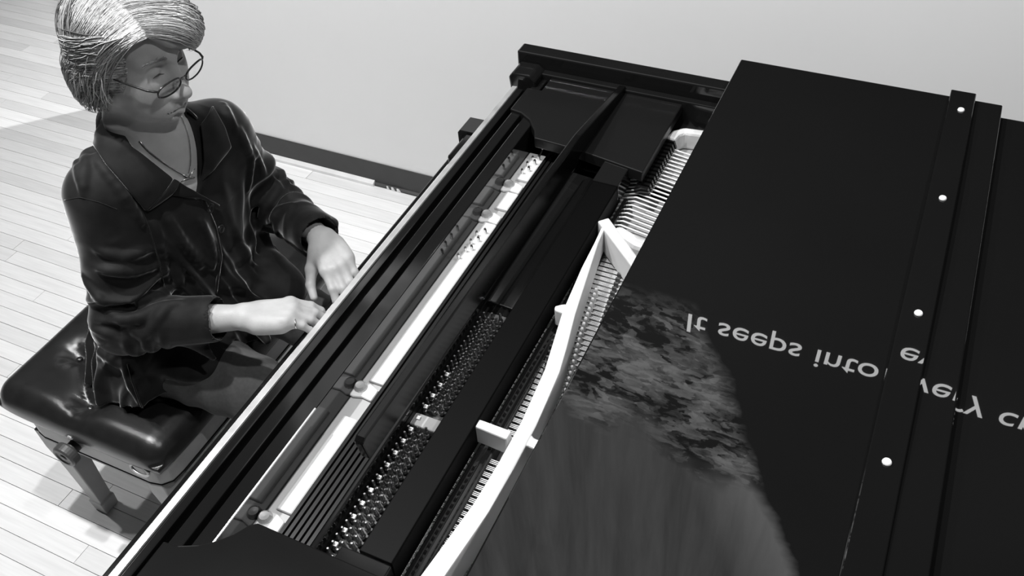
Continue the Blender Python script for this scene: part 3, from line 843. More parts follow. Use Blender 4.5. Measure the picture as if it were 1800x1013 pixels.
# head frame: +f the way the face looks, +l to the player's left, +u up
HS = 1.06
HC = _v((-1.309, 1.026, 1.296))
def rotm(p, y, r):
    cp, sp, cy, sy, cr, sr = math.cos(p), math.sin(p), math.cos(y), math.sin(y), math.cos(r), math.sin(r)
    return _v([[cy, -sy, 0], [sy, cy, 0], [0, 0, 1]]) @ _v([[cp, 0, sp], [0, 1, 0], [-sp, 0, cp]]) @ _v([[1, 0, 0], [0, cr, -sr], [0, sr, cr]])
HM = rotm(math.radians(12), math.radians(3), math.radians(-4))
def hp(f, l, u): return HC + HM @ (_v((f, l, u)) * HS)
def hell(c, r, k=0.02, pitch=0.0, **kw):
    M = HM @ rotm(pitch, 0, 0) if pitch else HM
    return ell(hp(*c), _v(r) * HS, k * HS, M=M, **kw)
def hcone(a, b, ra, rb, k=0.02, **kw): return cone(hp(*a), hp(*b), ra * HS, rb * HS, k * HS, **kw)

NECK = _v((-1.335, 1.022, 1.09))
SH_R = _v((-1.366, 0.892, 1.040)); SH_L = _v((-1.322, 1.178, 1.006))
EL_R = _v((-1.345, 0.792, 0.775)); WR_R = _v((-1.097, 0.892, 0.797))
EL_L = _v((-1.326, 1.262, 0.762)); WR_L = _v((-1.082, 1.150, 0.797))
YAW = math.radians(-9)
FW = _v((math.cos(YAW), math.sin(YAW), 0)); LF = _v((-math.sin(YAW), math.cos(YAW), 0))

SEC = _v([  # z, centre x, centre y, half depth, half width
    (0.46, -1.405, 0.992, 0.190, 0.268),
    (0.53, -1.405, 0.992, 0.186, 0.262),
    (0.60, -1.405, 0.997, 0.172, 0.238),
    (0.70, -1.400, 1.006, 0.150, 0.203),
    (0.80, -1.388, 1.016, 0.134, 0.182),
    (0.92, -1.368, 1.024, 0.128, 0.180),
    (1.00, -1.356, 1.028, 0.112, 0.176),
    (1.06, -1.350, 1.030, 0.088, 0.150),
    (1.12, -1.342, 1.028, 0.060, 0.085),
    (1.20, -1.338, 1.026, 0.050, 0.060)])
def torso_local(P):
    z = P[:, 2]
    cx = np.interp(z, SEC[:, 0], SEC[:, 1]); cy = np.interp(z, SEC[:, 0], SEC[:, 2])
    a = np.interp(z, SEC[:, 0], SEC[:, 3]); b = np.interp(z, SEC[:, 0], SEC[:, 4])
    dx = P[:, 0] - cx; dy = P[:, 1] - cy
    f = dx * FW[0] + dy * FW[1]; l = dx * LF[0] + dy * LF[1]
    return f, l, z, a, b
def ridge(s, w=0.25):
    # periodic narrow ridge, 1 on the crest
    s = s - np.floor(s); return np.exp(-((s - 0.5) / (w * 0.5)) ** 2)
def torso_fn(inset, zlo, zhi, drape):
    def fn(P):
        f, l, z, a, b = torso_local(P)
        a = a - inset; b = b - inset
        q = np.sqrt((f / a) ** 2 + (l / b) ** 2) + 1e-6
        d = (q - 1) * np.minimum(a, b) * 0.9
        if drape:
            ang = np.arctan2(l / b, f / a)
            am = np.clip((1.02 - z) / 0.45, 0, 1)
            w1 = ang * 2.1 + 0.55 * np.sin(z * 9 + ang * 2) + z * 1.2
            d = d - am * (0.014 * ridge(w1, 0.30) + 0.009 * ridge(w1 * 1.63 + 0.4 * np.sin(z * 14), 0.3) + 0.004 * np.sin(ang * 5 + z * 11))
            # soft cross wrinkles at the waist
            d = d - 0.0035 * np.exp(-((z - 0.70) / 0.10) ** 2) * np.sin(z * 95 + 3 * np.sin(ang * 3) + l * 20)
        zl = zlo + (np.clip((f - .0) / .14, 0, 1) * .055 if drape else 0.0)
        d = np.maximum(d, np.maximum(zl - z, z - zhi) * 0.95)
        return d
    return fn

def sleeve_fold(A, t0, t1, freq, ax, seed, inner):
    # folds that run round the sleeve, strongest between t0 and t1
    def fold(t, q, P):
        n = np.sqrt((q * q).sum(1)) + 1e-6
        c = (q @ ax) / n
        g = np.exp(-(((t - (t0 + t1) / 2) / ((t1 - t0) / 2)) ** 2))
        s = t * freq + 0.45 * c + 0.18 * np.sin(P[:, 2] * 40 + seed) + 0.2 * np.sin(P[:, 0] * 31 + P[:, 1] * 23 + seed)
        return A * g * (0.55 + 0.45 * inner * c) * (ridge(s, 0.42) - 0.25) * np.clip(n / 0.03, 0, 1)
    return fold
up = _v((0, 0, 1.0))
def frame_hand(W, T, thumb_left):
    F = T - W; F = F / np.linalg.norm(F)
    S = np.cross(up, F); S /= np.linalg.norm(S)
    U = np.cross(F, S)
    if not thumb_left: S = -S
    return F, S, U
TIP_R = _v((-0.972, 0.980, 0.780)); TIP_L = _v((-0.985, 1.078, 0.780))
def hand_prims(W, T, thumb_left, spread=1.0, thumb=((.022, .026, -.012), (.052, .047, -.022), (.082, .058, -.032), (.106, .056, -.042)), curl=1.0):
    F, S, U = frame_hand(W, T, thumb_left)
    def p(f, s, u): return W + F * f + S * s + U * u
    out = []
    lat = (.029, .0095, -.0095, -.027); kf = (.087, .091, .086, .077)
    wl_ = (.015, .006, -.004, -.013)
    for i in range(4):
        out.append(cone(p(-.004, wl_[i], 0), p(kf[i], lat[i], .003 - .0025 * abs(i - 1)), .0155, .0118, .016))
    out.append(ell(p(.045, .002, -.006), (.045, .034, .013), .02, M=np.stack([F, S, U], 1)))
    out.append(cone(p(.02, -.026, -.008), p(.065, -.030, -.008), .012, .011, .02))
    L = ((.043, .026, .022), (.047, .030, .023), (.043, .027, .022), (.034, .021, .019))
    for i in range(4):
        a0 = p(kf[i], lat[i], .002)
        ang = math.radians(12); sp = (lat[i] * 1.9) * spread; rr = (.0092, .0094, .0088, .0078)[i]
        pts = [a0]
        for j, bend in enumerate((11, 22, 24)):
            ang += math.radians(bend) * curl
            dirv = F * math.cos(ang) - U * math.sin(ang) + S * sp * 0.9
            dirv /= np.linalg.norm(dirv)
            pts.append(pts[-1] + dirv * L[i][j])
        out.append(cone(pts[0], pts[1], .0105, rr, .010))
        out.append(cone(pts[1], pts[2], rr, rr * .93, .004))
        out.append(cone(pts[2], pts[3], rr * .93, rr * .78, .004))
        # knuckle and tendon
        out.append(ell(p(kf[i] - .002, lat[i], .0085), (.010, .0065, .006), .008, M=np.stack([F, S, U], 1)))
        out.append(cone(p(.03, wl_[i] + (lat[i] - wl_[i]) * .3, .0128), p(kf[i] - .004, lat[i], .0105), .0022, .0026, .006))
    th = [p(*q) for q in thumb]
    out.append(cone(th[0], th[1], .0165, .0135, .018)); out.append(cone(th[1], th[2], .0130, .0105, .008)); out.append(cone(th[2], th[3], .0105, .0082, .004))
    return out, p

HAND_R, hpR = hand_prims(WR_R, TIP_R, True)
HAND_L, hpL = hand_prims(WR_L, TIP_L, False, thumb=((.020, .028, -.012), (.048, .050, -.022), (.078, .066, -.034), (.104, .070, -.046)))

head = [
    hell((-.008, 0, .030), (.086, .073, .092), .0),
    hell((.032, 0, -.022), (.060, .060, .076), .03),
    hell((.038, 0, .050), (.052, .060, .050), .03),
    hell((.040, 0, -.074), (.043, .045, .032), .03),
    hell((.012, 0.040, -.052), (.034, .014, .026), .03), hell((.012, -0.040, -.052), (.034, .014, .026), .03),
    hell((.078, 0, -.102), (.016, .021, .015), .022),
    hell((.056, .038, -.030), (.022, .020, .026), .035), hell((.056, -.038, -.030), (.022, .020, .026), .035),
    hell((.052, .034, -.070), (.026, .018, .030), .035), hell((.052, -.034, -.070), (.026, .018, .030), .035),
    hcone((.083, .010, .019), (.068, .046, .017), .010, .009, .016), hcone((.083, -.010, .019), (.068, -.046, .017), .010, .009, .016),
    hell((.076, 0, -.078), (.024, .032, .024), .022),
    # eye sockets and lids
    hell((.094, .032, .000), (.015, .019, .011), .014, op='-'), hell((.094, -.032, .000), (.015, .019, .011), .014, op='-'),
    hell((.071, .0315, -.003), (.0155, .0155, .0125), .004), hell((.071, -.0315, -.003), (.0155, .0155, .0125), .004),
    # nose
    hcone((.085, 0, .012), (.108, 0, -.040), .0082, .0098, .012),
    hell((.1125, 0, -.047), (.0118, .0118, .0105), .008),
    hell((.098, .0125, -.053), (.0105, .0072, .0075), .008), hell((.098, -.0125, -.053), (.0105, .0072, .0075), .008),
    hell((.1045, .0062, -.0605), (.0048, .0030, .0026), .002, op='-'), hell((.1045, -.0062, -.0605), (.0048, .0030, .0026), .002, op='-'),
    # lips
    hcone((.0885, .023, -.0800), (.0980, 0, -.0770), .0022, .0042, .005), hcone((.0885, -.023, -.0800), (.0980, 0, -.0770), .0022, .0042, .005),
    hcone((.0885, .021, -.0840), (.0990, 0, -.0888), .0028, .0062, .005), hcone((.0885, -.021, -.0845), (.0990, 0, -.0888), .0028, .0062, .005),
    hcone((.0920, .0265, -.0822), (.1050, 0, -.0825), .0018, .0026, .002, op='-'), hcone((.0920, -.0265, -.0830), (.1050, 0, -.0825), .0018, .0026, .002, op='-'),
    hcone((.096, .010, -.0955), (.096, -.010, -.0955), .0024, .0030, .010, op='-'),
    # ears
    hell((-.012, .076, -.012), (.019, .008, .031), .008), hell((-.012, -.076, -.012), (.019, .008, .031), .008),
]
fore = []
for W, E in ((WR_R, EL_R), (WR_L, EL_L)):
    mid = W + (E - W) * 0.55
    fore += [cone(W, mid, .0245, .036, .02), cone(mid, E, .036, .038, .02)]
chest = [
    cone(hp(-.032, 0, -.055), NECK + _v((-0.008, 0, 0.02)), .045 * HS, .054, .03),
    cone(hp(-.002, .016, -.070), NECK + _v((.034, .010, -.035)), .018, .018, .05), cone(hp(-.002, -.016, -.070), NECK + _v((.034, -.012, -.035)), .018, .018, .05),
    Prim('fn', .045, fn=torso_fn(.011, .86, 1.15, False), box=(_v((-1.62, .70, .84)), _v((-1.18, 1.32, 1.17)))),
    cone(NECK, SH_R, .05, .048, .03), cone(NECK, SH_L, .05, .048, .03),
    cone(SH_R, EL_R, .048, .040, .02), cone(SH_L, EL_L, .048, .040, .02),
]
skin_shape = Shape(head + chest + fore + HAND_R + HAND_L)
V, Q = mesh_sdf(skin_shape, (-1.62, .70, .66), (-.90, 1.34, 1.50), .0024)
BODY = link('body', np_mesh('body', V, Q), M_SKIN, PLAYER)

# ---- jacket
def resample(pts, n):
    pts = _v(pts); seg = np.linalg.norm(np.diff(pts, axis=0), axis=1); s = np.concatenate([[0], np.cumsum(seg)])
    t = np.linspace(0, s[-1], n); return np.stack([np.interp(t, s, pts[:, k]) for k in range(pts.shape[1])], 1)
axR = np.cross(EL_R - SH_R, _v((1, 0, 0))); axR /= np.linalg.norm(axR)
def unit(a): a = _v(a); return a / np.linalg.norm(a)
CUFF_R = EL_R + (WR_R - EL_R) * 0.70; CUFF_L = EL_L + (WR_L - EL_L) * 0.86
dR = unit(WR_R - EL_R); dL = unit(WR_L - EL_L)
innR = unit(_v((0.8, 0.3, 0.1))); innL = unit(_v((0.8, -0.4, 0.1)))
VB_PT = (0.0, 0.985)      # lowest point of the open neck (lateral, height)
def vneck(P):
    f, l, z, a, b = torso_local(P)
    w = np.interp(z, (0.975, 1.00, 1.06, 1.10, 1.14), (0.0, 0.016, 0.046, 0.062, 0.075))
    l = l + 0.006
    return np.maximum(np.abs(l) - w, np.maximum(-(f - 0.01), 0.975 - z))
jacket_prims = [
    Prim('fn', .0, fn=torso_fn(.0, .523, 1.128, True), box=(_v((-1.68, .64, .49)), _v((-1.14, 1.36, 1.16)))),
    cone(NECK + _v((-.012, -.035, -.022)), SH_R, .048, .058, .05), cone(NECK + _v((-.004, .035, -.022)), SH_L, .046, .056, .05),
    cone(SH_R, EL_R, .064, .060, .04, fold=sleeve_fold(.024, .45, 1.1, 5.0, innR, 1.0, 0.9), pad=.02),
    cone(SH_L, EL_L, .062, .058, .04, fold=sleeve_fold(.024, .40, 1.1, 4.6, innL, 2.0, 0.9), pad=.02),
    cone(EL_R, CUFF_R, .060, .0455, .03, fold=sleeve_fold(.022, -.15, .55, 4.2, innR, 3.0, 0.4), pad=.02),
    cone(EL_L, CUFF_L, .058, .0470, .03, fold=sleeve_fold(.024, -.2, .75, 4.6, innL, 4.0, 0.6), pad=.02),
    # turned-back cuffs
    cone(CUFF_R - dR * .078, CUFF_R, .0475, .0480, .008), cone(CUFF_L - dL * .070, CUFF_L, .0490, .0520, .008),
    # the right cuff hangs open underneath, the left cuff points up and outwards
    cone(CUFF_R - dR * .055 + _v((0, -.012, -.02)), CUFF_R + _v((.006, -.035, -.082)), .030, .007, .02, flat=(unit(np.cross(dR, _v((0.2, -.3, -1)))), 2.1)),
    cone(CUFF_L - dL * .04 + _v((0, .01, .0)), CUFF_L + _v((.028, .040, .012)), .040, .006, .02, flat=(unit(_v((.2, .2, 1))), 1.6)),
    cone(CUFF_L - dL * .05 + _v((0, -.01, -.012)), CUFF_L + _v((.006, -.030, -.040)), .036, .010, .02),
    # skirt of the jacket lying over the thighs
    ell((-1.288, .872, .628), (.092, .082, .037), .03, M=np.stack([unit((1, .1, -.12)), unit((-.1, 1, 0)), unit((.12, 0, 1))], 1)),
    ell((-1.265, 1.115, .625), (.105, .075, .055), .03),
    cone((-1.265, 1.14, .66), (-1.19, 1.10, .615), .040, .028, .03),
    cone((-1.215, 1.000, .640), (-1.165, .975, .612), .022, .010, .03),
]
carve = [
    Prim('fn', .006, op='-', fn=vneck, box=(_v((-1.40, .90, .96)), _v((-1.14, 1.16, 1.16)))),
    # sleeves are open at the wrist
    cone(CUFF_R - dR * .030, CUFF_R + dR * .14, .0425, .0425, .004, op='-'), cone(CUFF_L - dL * .030, CUFF_L + dL * .14, .0435, .0480, .004, op='-'),
    cone(NECK + _v((0.008, 0, .015)), NECK + _v((.03, -.004, .12)), .058, .070, .010, op='-'),
]
jacket_base = Shape(list(jacket_prims))
creases = [
    ([(134, 277), (143, 326)], .004), ([(148, 244), (150, 290)], .004), ([(155, 270), (145, 342)], .004), ([(166, 275), (210, 332), (249, 391)], .005),
    ([(266, 391), (282, 450), (292, 505)], .006), ([(290, 375), (322, 430), (352, 468)], .006), ([(267, 391), (283, 421)], .004), ([(310, 466), (317, 512)], .005), ([(354, 389), (370, 437), (374, 470)], .005),
    ([(176, 475), (233, 478), (275, 467)], .007), ([(170, 440), (215, 452), (262, 440)], .005), ([(229, 530), (277, 522), (305, 503)], .007), ([(188, 547), (210, 562), (248, 558), (277, 541), (318, 532)], .007),
    ([(226, 565), (245, 592)], .005), ([(258, 590), (277, 560), (296, 540)], .006), ([(147, 487), (182, 535)], .005), ([(160, 576), (195, 590)], .005), ([(173, 617), (210, 642)], .005), ([(220, 645), (226, 667), (252, 712)], .005),
    ([(422, 228), (442, 280), (435, 332)], .004), ([(445, 261), (464, 306)], .0035), ([(393, 183), (415, 235)], .0035), ([(481, 318), (492, 330), (458, 380)], .007), ([(471, 395), (490, 371), (513, 360)], .006)
]
crease_prims = []
for pix, cr in creases:
    pts = [trace(jacket_base, *qq) for qq in resample(pix, max(4, 3 * len(pix)))]
    for i_, (a_, b_) in enumerate(zip(pts[:-1], pts[1:])):
        if np.linalg.norm(a_ - b_) > .06: continue
        n_ = len(pts) - 1; ra_ = cr * (.35 + .65 * math.sin(math.pi * (i_ + .02) / n_)); rb_ = cr * (.35 + .65 * math.sin(math.pi * min(.98, (i_ + 1) / n_)))
        crease_prims.append(cone(a_, b_, ra_, rb_, .014))
jacket_shape = Shape(jacket_prims + crease_prims + carve)
V, Q = mesh_sdf(jacket_shape, (-1.68, .66, .48), (-.98, 1.40, 1.18), .0034)
JACKET = link('jacket', np_mesh('jacket', V, Q, 1), M_VELVET, PLAYER)

solid = Shape(jacket_prims[:5])
def leaf(name, inner, outer, n=22, m=9, oi=.012, oo=.007, bulge=.006):
    A = resample(inner, n); Bp = resample(outer, n)
    def onsurf(q, off):
        p = trace(solid, q[0], q[1])
        return p + normal(solid, p) * off
    pa = np.array([onsurf(q, oi) for q in A]); pb = np.array([onsurf(q, oo) for q in Bp])
    vs = []; fs = []
    for i in range(n):
        for j in range(m):
            t = j / (m - 1); p = pa[i] * (1 - t) + pb[i] * t
            e = solid(p[None])[0]; nn = normal(solid, p)
            want = oi * (1 - t) + oo * t + bulge * math.sin(math.pi * t)
            vs.append(p + nn * (want - e))
    fs = [(i * m + j, (i + 1) * m + j, (i + 1) * m + j + 1, i * m + j + 1) for i in range(n - 1) for j in range(m - 1)]
    ob = MB().add(vs, fs).build(name, M_VELVET, JACKET, smooth=True)
    md = ob.modifiers.new('thick', 'SOLIDIFY'); md.thickness = .0045; md.offset = 0
    sd = ob.modifiers.new('sub', 'SUBSURF'); sd.levels = 1; sd.render_levels = 1
    return ob
leaf('collar_leaf', [(193, 205), (212, 235), (240, 263), (275, 292), (300, 312)], [(166, 222), (166, 255), (186, 292), (218, 330), (252, 371)])
leaf('collar_leaf', [(300, 312), (305, 314), (310, 318)], [(252, 371), (275, 358), (297, 342)], n=8, oi=.012, oo=.007)
leaf('lapel', [(306, 314), (322, 326), (338, 336), (356, 346)], [(300, 343), (325, 347), (348, 347), (386, 362)], n=12, m=6, oi=.008, oo=.004, bulge=.003)
leaf('collar_leaf', [(345, 222), (349, 250), (351, 285), (347, 318)], [(372, 190), (392, 225), (403, 258), (374, 292)], oi=.012, oo=.006)
# standing part of the collar round the back of the neck
vs = []; fs = []; n = 40; lv = [(0.000, .003), (.012, .004), (.026, .004), (.037, .006), (.034, .011), (.018, .016), (-.006, .022)]
for i in range(n + 1):
    a = math.radians(62 + 236 * i / n)
    dirv = FW * math.cos(a) + LF * math.sin(a)
    for (h, r) in lv:
        k = 0.5 - 0.5 * math.cos(a); back = max(0.0, -math.cos(a))
        c = NECK + _v((0.004 - .010 * back, 0, 0.018))
        vs.append(c + dirv * (.071 + r + 0.004 * back) + _v((0, 0, h * (0.55 + 0.45 * back) + .010 * back)))
m_ = len(lv)
fs = [(i * m_ + j, (i + 1) * m_ + j, (i + 1) * m_ + j + 1, i * m_ + j + 1) for i in range(n) for j in range(m_ - 1)]
ob = MB().add(vs, fs).build('collar_stand', M_VELVET, JACKET, smooth=True)
md = ob.modifiers.new('thick', 'SOLIDIFY'); md.thickness = .004; md.offset = 0
# placket edge, seams and buttons
def seam(name, pix, r, off=.0012, m_=None, shape=None):
    sh = shape or jacket_shape
    pts = []
    for q in resample(pix, max(8, int(len(pix) * 6))):
        p = trace(sh, q[0], q[1])
        if p is None: continue
        pts.append(p + normal(sh, p) * off)
    # drop jumps in depth
    out = [pts[0]]
    for p in pts[1:]:
        if np.linalg.norm(p - out[-1]) < .045: out.append(p)
    return MB().tube(out, r, 6).build(name, m_ or M_VELVET, JACKET, smooth=True)
seam('front_edge', [(356, 348), (378, 400), (388, 450), (378, 520), (372, 560)], .0032)
seam('shoulder_seam', [(113, 352), (140, 347), (175, 356), (205, 368)], .0009, off=.0001)
seam('armhole_seam', [(200, 290), (238, 350), (262, 400), (280, 460), (290, 510)], .0013, off=.0006)
seam('side_seam', [(225, 640), (232, 670), (245, 705), (252, 722)], .0018)
for (px, py) in ((369, 366), (387, 403)):
    p = trace(jacket_shape, px, py); nn = normal(jacket_shape, p, .01)
    Mx = Matrix.Translation(Vector(p)) @ Vector(nn).to_track_quat('Z', 'Y').to_matrix().to_4x4()
    MB().lathe([(0.0105, -.002), (0.0110, .002), (0.009, .0042), (0.006, .0036), (0.0, .0034)], 18, Mx).build('button', M_EBONY, JACKET, smooth=True)

# ---- trousers and shoes
HIP_R = _v((-1.425, .872, .592)); HIP_L = _v((-1.425, 1.115, .585))
KN_R = _v((-1.010, .890, .520)); KN_L = _v((-1.005, 1.120, .518))
AN_R = _v((-1.000, .890, .085)); AN_L = _v((-.985, 1.120, .085))
def wr(A, freq, ph):
    def f(t, q, P): return A * (ridge(t * freq + 6 * q[:, 1] + 3 * q[:, 2] + ph, .5) - .3) * np.exp(-((t - .45) / .4) ** 2)
    return f
tr = Shape([ell((-1.43, 1.01, .600), (.135, .185, .090), .0),
    cone(HIP_R, KN_R, .100, .066, .04, fold=wr(.005, 6, 0), pad=.01), cone(HIP_L, KN_L, .086, .064, .04, fold=wr(.005, 6, .4), pad=.01),
    cone(KN_R, AN_R, .062, .048, .02), cone(KN_L, AN_L, .062, .048, .02)])
V, Q = mesh_sdf(tr, (-1.62, .72, .04), (-.90, 1.28, .74), .006)
# keep the seat just above the cushion
V[:, 2] = np.where((V[:, 0] < -1.255) & (V[:, 2] < .519), .519, V[:, 2])
link('trousers', np_mesh('trousers', V, Q, 1), M_CHINO, PLAYER)
M_SHOE = mat('shoe_leather', 0.02, 0.4)
for A in (AN_R, AN_L):
    s_ = Shape([cone(A + _v((0, 0, -.01)), A + _v((-.02, 0, -.045)), .040, .036, .02), cone(A + _v((-.025, 0, -.050)), A + _v((.15, 0, -.056)), .034, .028, .03), ell(A + _v((.06, 0, -.076)), (.13, .042, .010), .01)])
    V, Q = mesh_sdf(s_, A - _v((.14, .08, .10)), A + _v((.24, .08, .06)), .006)
    V[:, 2] = np.maximum(V[:, 2], .002)
    link('shoe', np_mesh('shoe', V, Q), M_SHOE, PLAYER)

# ---- hair
M_HAIR = bpy.data.materials.new('grey_hair'); M_HAIR.use_nodes = True
nt = M_HAIR.node_tree; b = nt.nodes['Principled BSDF']
at = nt.nodes.new('ShaderNodeAttribute'); at.attribute_name = 'tone'
nt.links.new(at.outputs['Color'], b.inputs['Base Color']); b.inputs['Roughness'].default_value = 0.42; b.inputs['Specular IOR Level'].default_value = 0.5
M_HCAP = mat('grey_hair_mass', 0.26, 0.6, var=0.4, scale=30)
EC = _v((-.010, .000, .028)); ER = _v((.094, .080, .101))
def face_cut(P):
    q = (P - HC) @ HM / HS
    f, l, u = q.T
    # the face stays open below the fringe and in front of the ears
    side = np.interp(u, (-.12, -.09, -.06, -.03, .0, .05, .085), (-.02, .0, .010, .034, .046, .058, .070))
    ub = np.interp(l, (-.09, -.056, -.048, -.034, -.015, .0, .03, .06, .09), (.062, .074, .076, .062, .044, .034, .017, -.002, -.01))
    return np.maximum(side - f, u - ub) * .8
capS = Shape([ell(hp(*EC), ER * HS, 0, M=HM),
    ell(hp(-.040, 0, -.045), _v((.058, .072, .058)) * HS, .03, M=HM),
    ell(hp(.058, .032, .050), _v((.056, .058, .046)) * HS, .03, M=HM),
    ell(hp(.020, -.062, .0), _v((.032, .018, .055)) * HS, .02, M=HM),
    ell(hp(-.046, 0, -.092), _v((.036, .054, .036)) * HS, .03, M=HM),
    ell(hp(.040, -.008, .052), _v((.062, .066, .058)) * HS, .03, M=HM),
    Prim('fn', .010, op='-', fn=face_cut, box=(HC - .3, HC + .3))])
capS0 = Shape(capS.p[:6])
V, Q = mesh_sdf(capS, HC - .2, HC + .2, .003)
HAIR = link('hair', np_mesh('hair', V, Q, 2), M_HCAP, PLAYER)
hr = np.random.default_rng(11)
NS = 13; HP = []; HL = []; HT = []
def flow(start, end, mid, jit=.005, lift0=.0, lift1=.006, tone=.4):
    t = np.linspace(0, 1, NS)[:, None]
    P = (1 - t) ** 2 * start + 2 * t * (1 - t) * mid + t * t * end
    P = P + np.cumsum(hr.normal(0, jit * .25, (NS, 3)), axis=0) * t
    HP.append(P); HL.append(lift0 + (lift1 - lift0) * np.sin(np.linspace(0, 1, NS) * math.pi * .62)); HT.append(tone)
def tone_at(x, y=0.0):
    base = .36 + .17 * math.sin(x * 23.0 + y * 9) + .12 * math.sin(x * 61 + 1.0 - y * 14)
    return float(np.clip(base + hr.normal(0, .12), .05, .85))
part_a = _v((.088, -.046, .079)); part_b = _v((-.030, -.018, .128))
for i in range(1500):      # right side: from the parting back and down over the ear
    s = hr.random(); st_ = part_a * (1 - s) + part_b * s + hr.normal(0, .003, 3)
    k = .35 + .65 * hr.random()
    e = _v((np.interp(s, (0, .5, 1), (-.015, -.055, -.095)) + hr.normal(0, .012), -.078, .02 - .10 * k + hr.normal(0, .010)))
    m_ = _v((np.interp(s, (0, .5, 1), (.055, .010, -.060)) + hr.normal(0, .006), -.105, .070 + hr.normal(0, .010)))
    flow(st_, e, m_, lift1=.001 + .006 * hr.random(), tone=tone_at(s * 1.1 + .1, k))
for i in range(900):       # temple hair brushed back
    u0 = hr.uniform(-.035, .070); k = hr.random()
    st_ = _v((np.interp(u0, (-.035, 0, .07), (.034, .044, .056)) + hr.normal(0, .002), -.064, u0))
    e = _v((-.035 - .06 * k, -.080 + .02 * k, u0 - .030 - .045 * hr.random() * (.4 + k)))
    flow(st_, e, (st_ + e) / 2 + _v((.004, -.020, .012 + hr.normal(0, .006))), lift1=.002 + .008 * hr.random(), tone=tone_at(u0 * 5 + 3, k))
for i in range(1500):      # swept across the forehead to the left
    s = hr.random(); st_ = part_a * (1 - s) + part_b * s + hr.normal(0, .003, 3)
    k = hr.random()
    e = _v((np.interp(s, (0, .35, .7, 1), (.100, .070, .0, -.075)) + hr.normal(0, .005), np.interp(s, (0, .3, 1), (.050 + .025 * k, .082, .080)) + hr.normal(0, .004), np.interp(s, (0, .35, .7, 1), (.014 - .012 * k, -.010, -.04, -.07)) + hr.normal(0, .008)))
    m_ = _v((np.interp(s, (0, .5, 1), (.125, .085, -.035)) + hr.normal(0, .005), .025 + .02 * k, np.interp(s, (0, .5, 1), (.046, .110, .145)) + hr.normal(0, .006)))
    flow(st_, e, m_, lift1=.003 + .007 * hr.random(), tone=min(.9, tone_at(s * .8 + 2.0, k) + .12))
for i in range(1500):      # crown and back down to the nape
    a = hr.uniform(-1.55, 1.55); st_ = part_b + hr.normal(0, .014, 3) * _v((1.2, 1.2, .2)) + _v((-.01, 0, 0))
    k = hr.random()
    e = _v((-.020 - .082 * math.cos(a) + hr.normal(0, .006), .080 * math.sin(a), .02 - .13 * k))
    m_ = _v((-.045 - .105 * math.cos(a), .105 * math.sin(a), .070 + hr.normal(0, .015)))
    flow(st_, e, m_, lift1=.001 + .008 * hr.random(), tone=tone_at(a * .3 + 5, k))
for i in range(600):       # short tousled locks behind the ear and at the nape
    f0 = hr.uniform(-.10, .02); st_ = _v((f0, -.078, -.01 + hr.normal(0, .025)))
    e = st_ + _v((-.030 + hr.normal(0, .014), .010, -.060 - .050 * hr.random()))
    flow(st_, e, (st_ + e) / 2 + _v((.004, -.010, .004)), lift1=.003 + .011 * hr.random(), tone=tone_at(f0 * 6 + 9))
P = np.concatenate(HP); lift = np.concatenate(HL) * HS
W = HC + (P * HS) @ HM.T
for _ in range(3):
    e = capS0.eval(W); g = np.stack([capS0.eval(W + np.eye(3)[i] * .003) - capS0.eval(W - np.eye(3)[i] * .003) for i in range(3)], 1)
    g /= np.linalg.norm(g, axis=1, keepdims=True) + 1e-9
    W = W + g * (lift - e)[:, None]
W = W.reshape(-1, NS, 3); ns = len(W)
tg = np.gradient(W, axis=1); tg /= np.linalg.norm(tg, axis=2, keepdims=True) + 1e-9
u_ = np.cross(tg, _v((.3, .5, .8))); u_ /= np.linalg.norm(u_, axis=2, keepdims=True) + 1e-9; w_ = np.cross(tg, u_)
rr = .0009 * HS * np.clip((NS - np.arange(NS)) / 4.5, .15, 1)[None, :, None]
ring = np.stack([W + rr * (u_ * math.cos(a) + w_ * math.sin(a)) for a in (0, 2.0944, 4.1888)], 2)   # strand, step, corner
hv = ring.reshape(-1, 3)
base = (np.arange(ns) * NS * 3)[:, None, None] + (np.arange(NS - 1) * 3)[None, :, None] + np.arange(3)[None, None, :]
nxt = (np.arange(ns) * NS * 3)[:, None, None] + (np.arange(NS - 1) * 3)[None, :, None] + ((np.arange(3) + 1) % 3)[None, None, :]
hq = np.stack([base, nxt, nxt + 3, base + 3], -1).reshape(-1, 4)
me = np_mesh('strands', hv, hq)
ca = me.color_attributes.new('tone', 'FLOAT_COLOR', 'POINT')
tn = np.repeat(np.array(HT), NS * 3)
ca.data.foreach_set('color', np.stack([tn, tn, tn, np.ones_like(tn)], 1).astype(np.float32).ravel())
st_ob = link('strands', me, M_HAIR, HAIR); st_ob['kind'] = 'stuff'

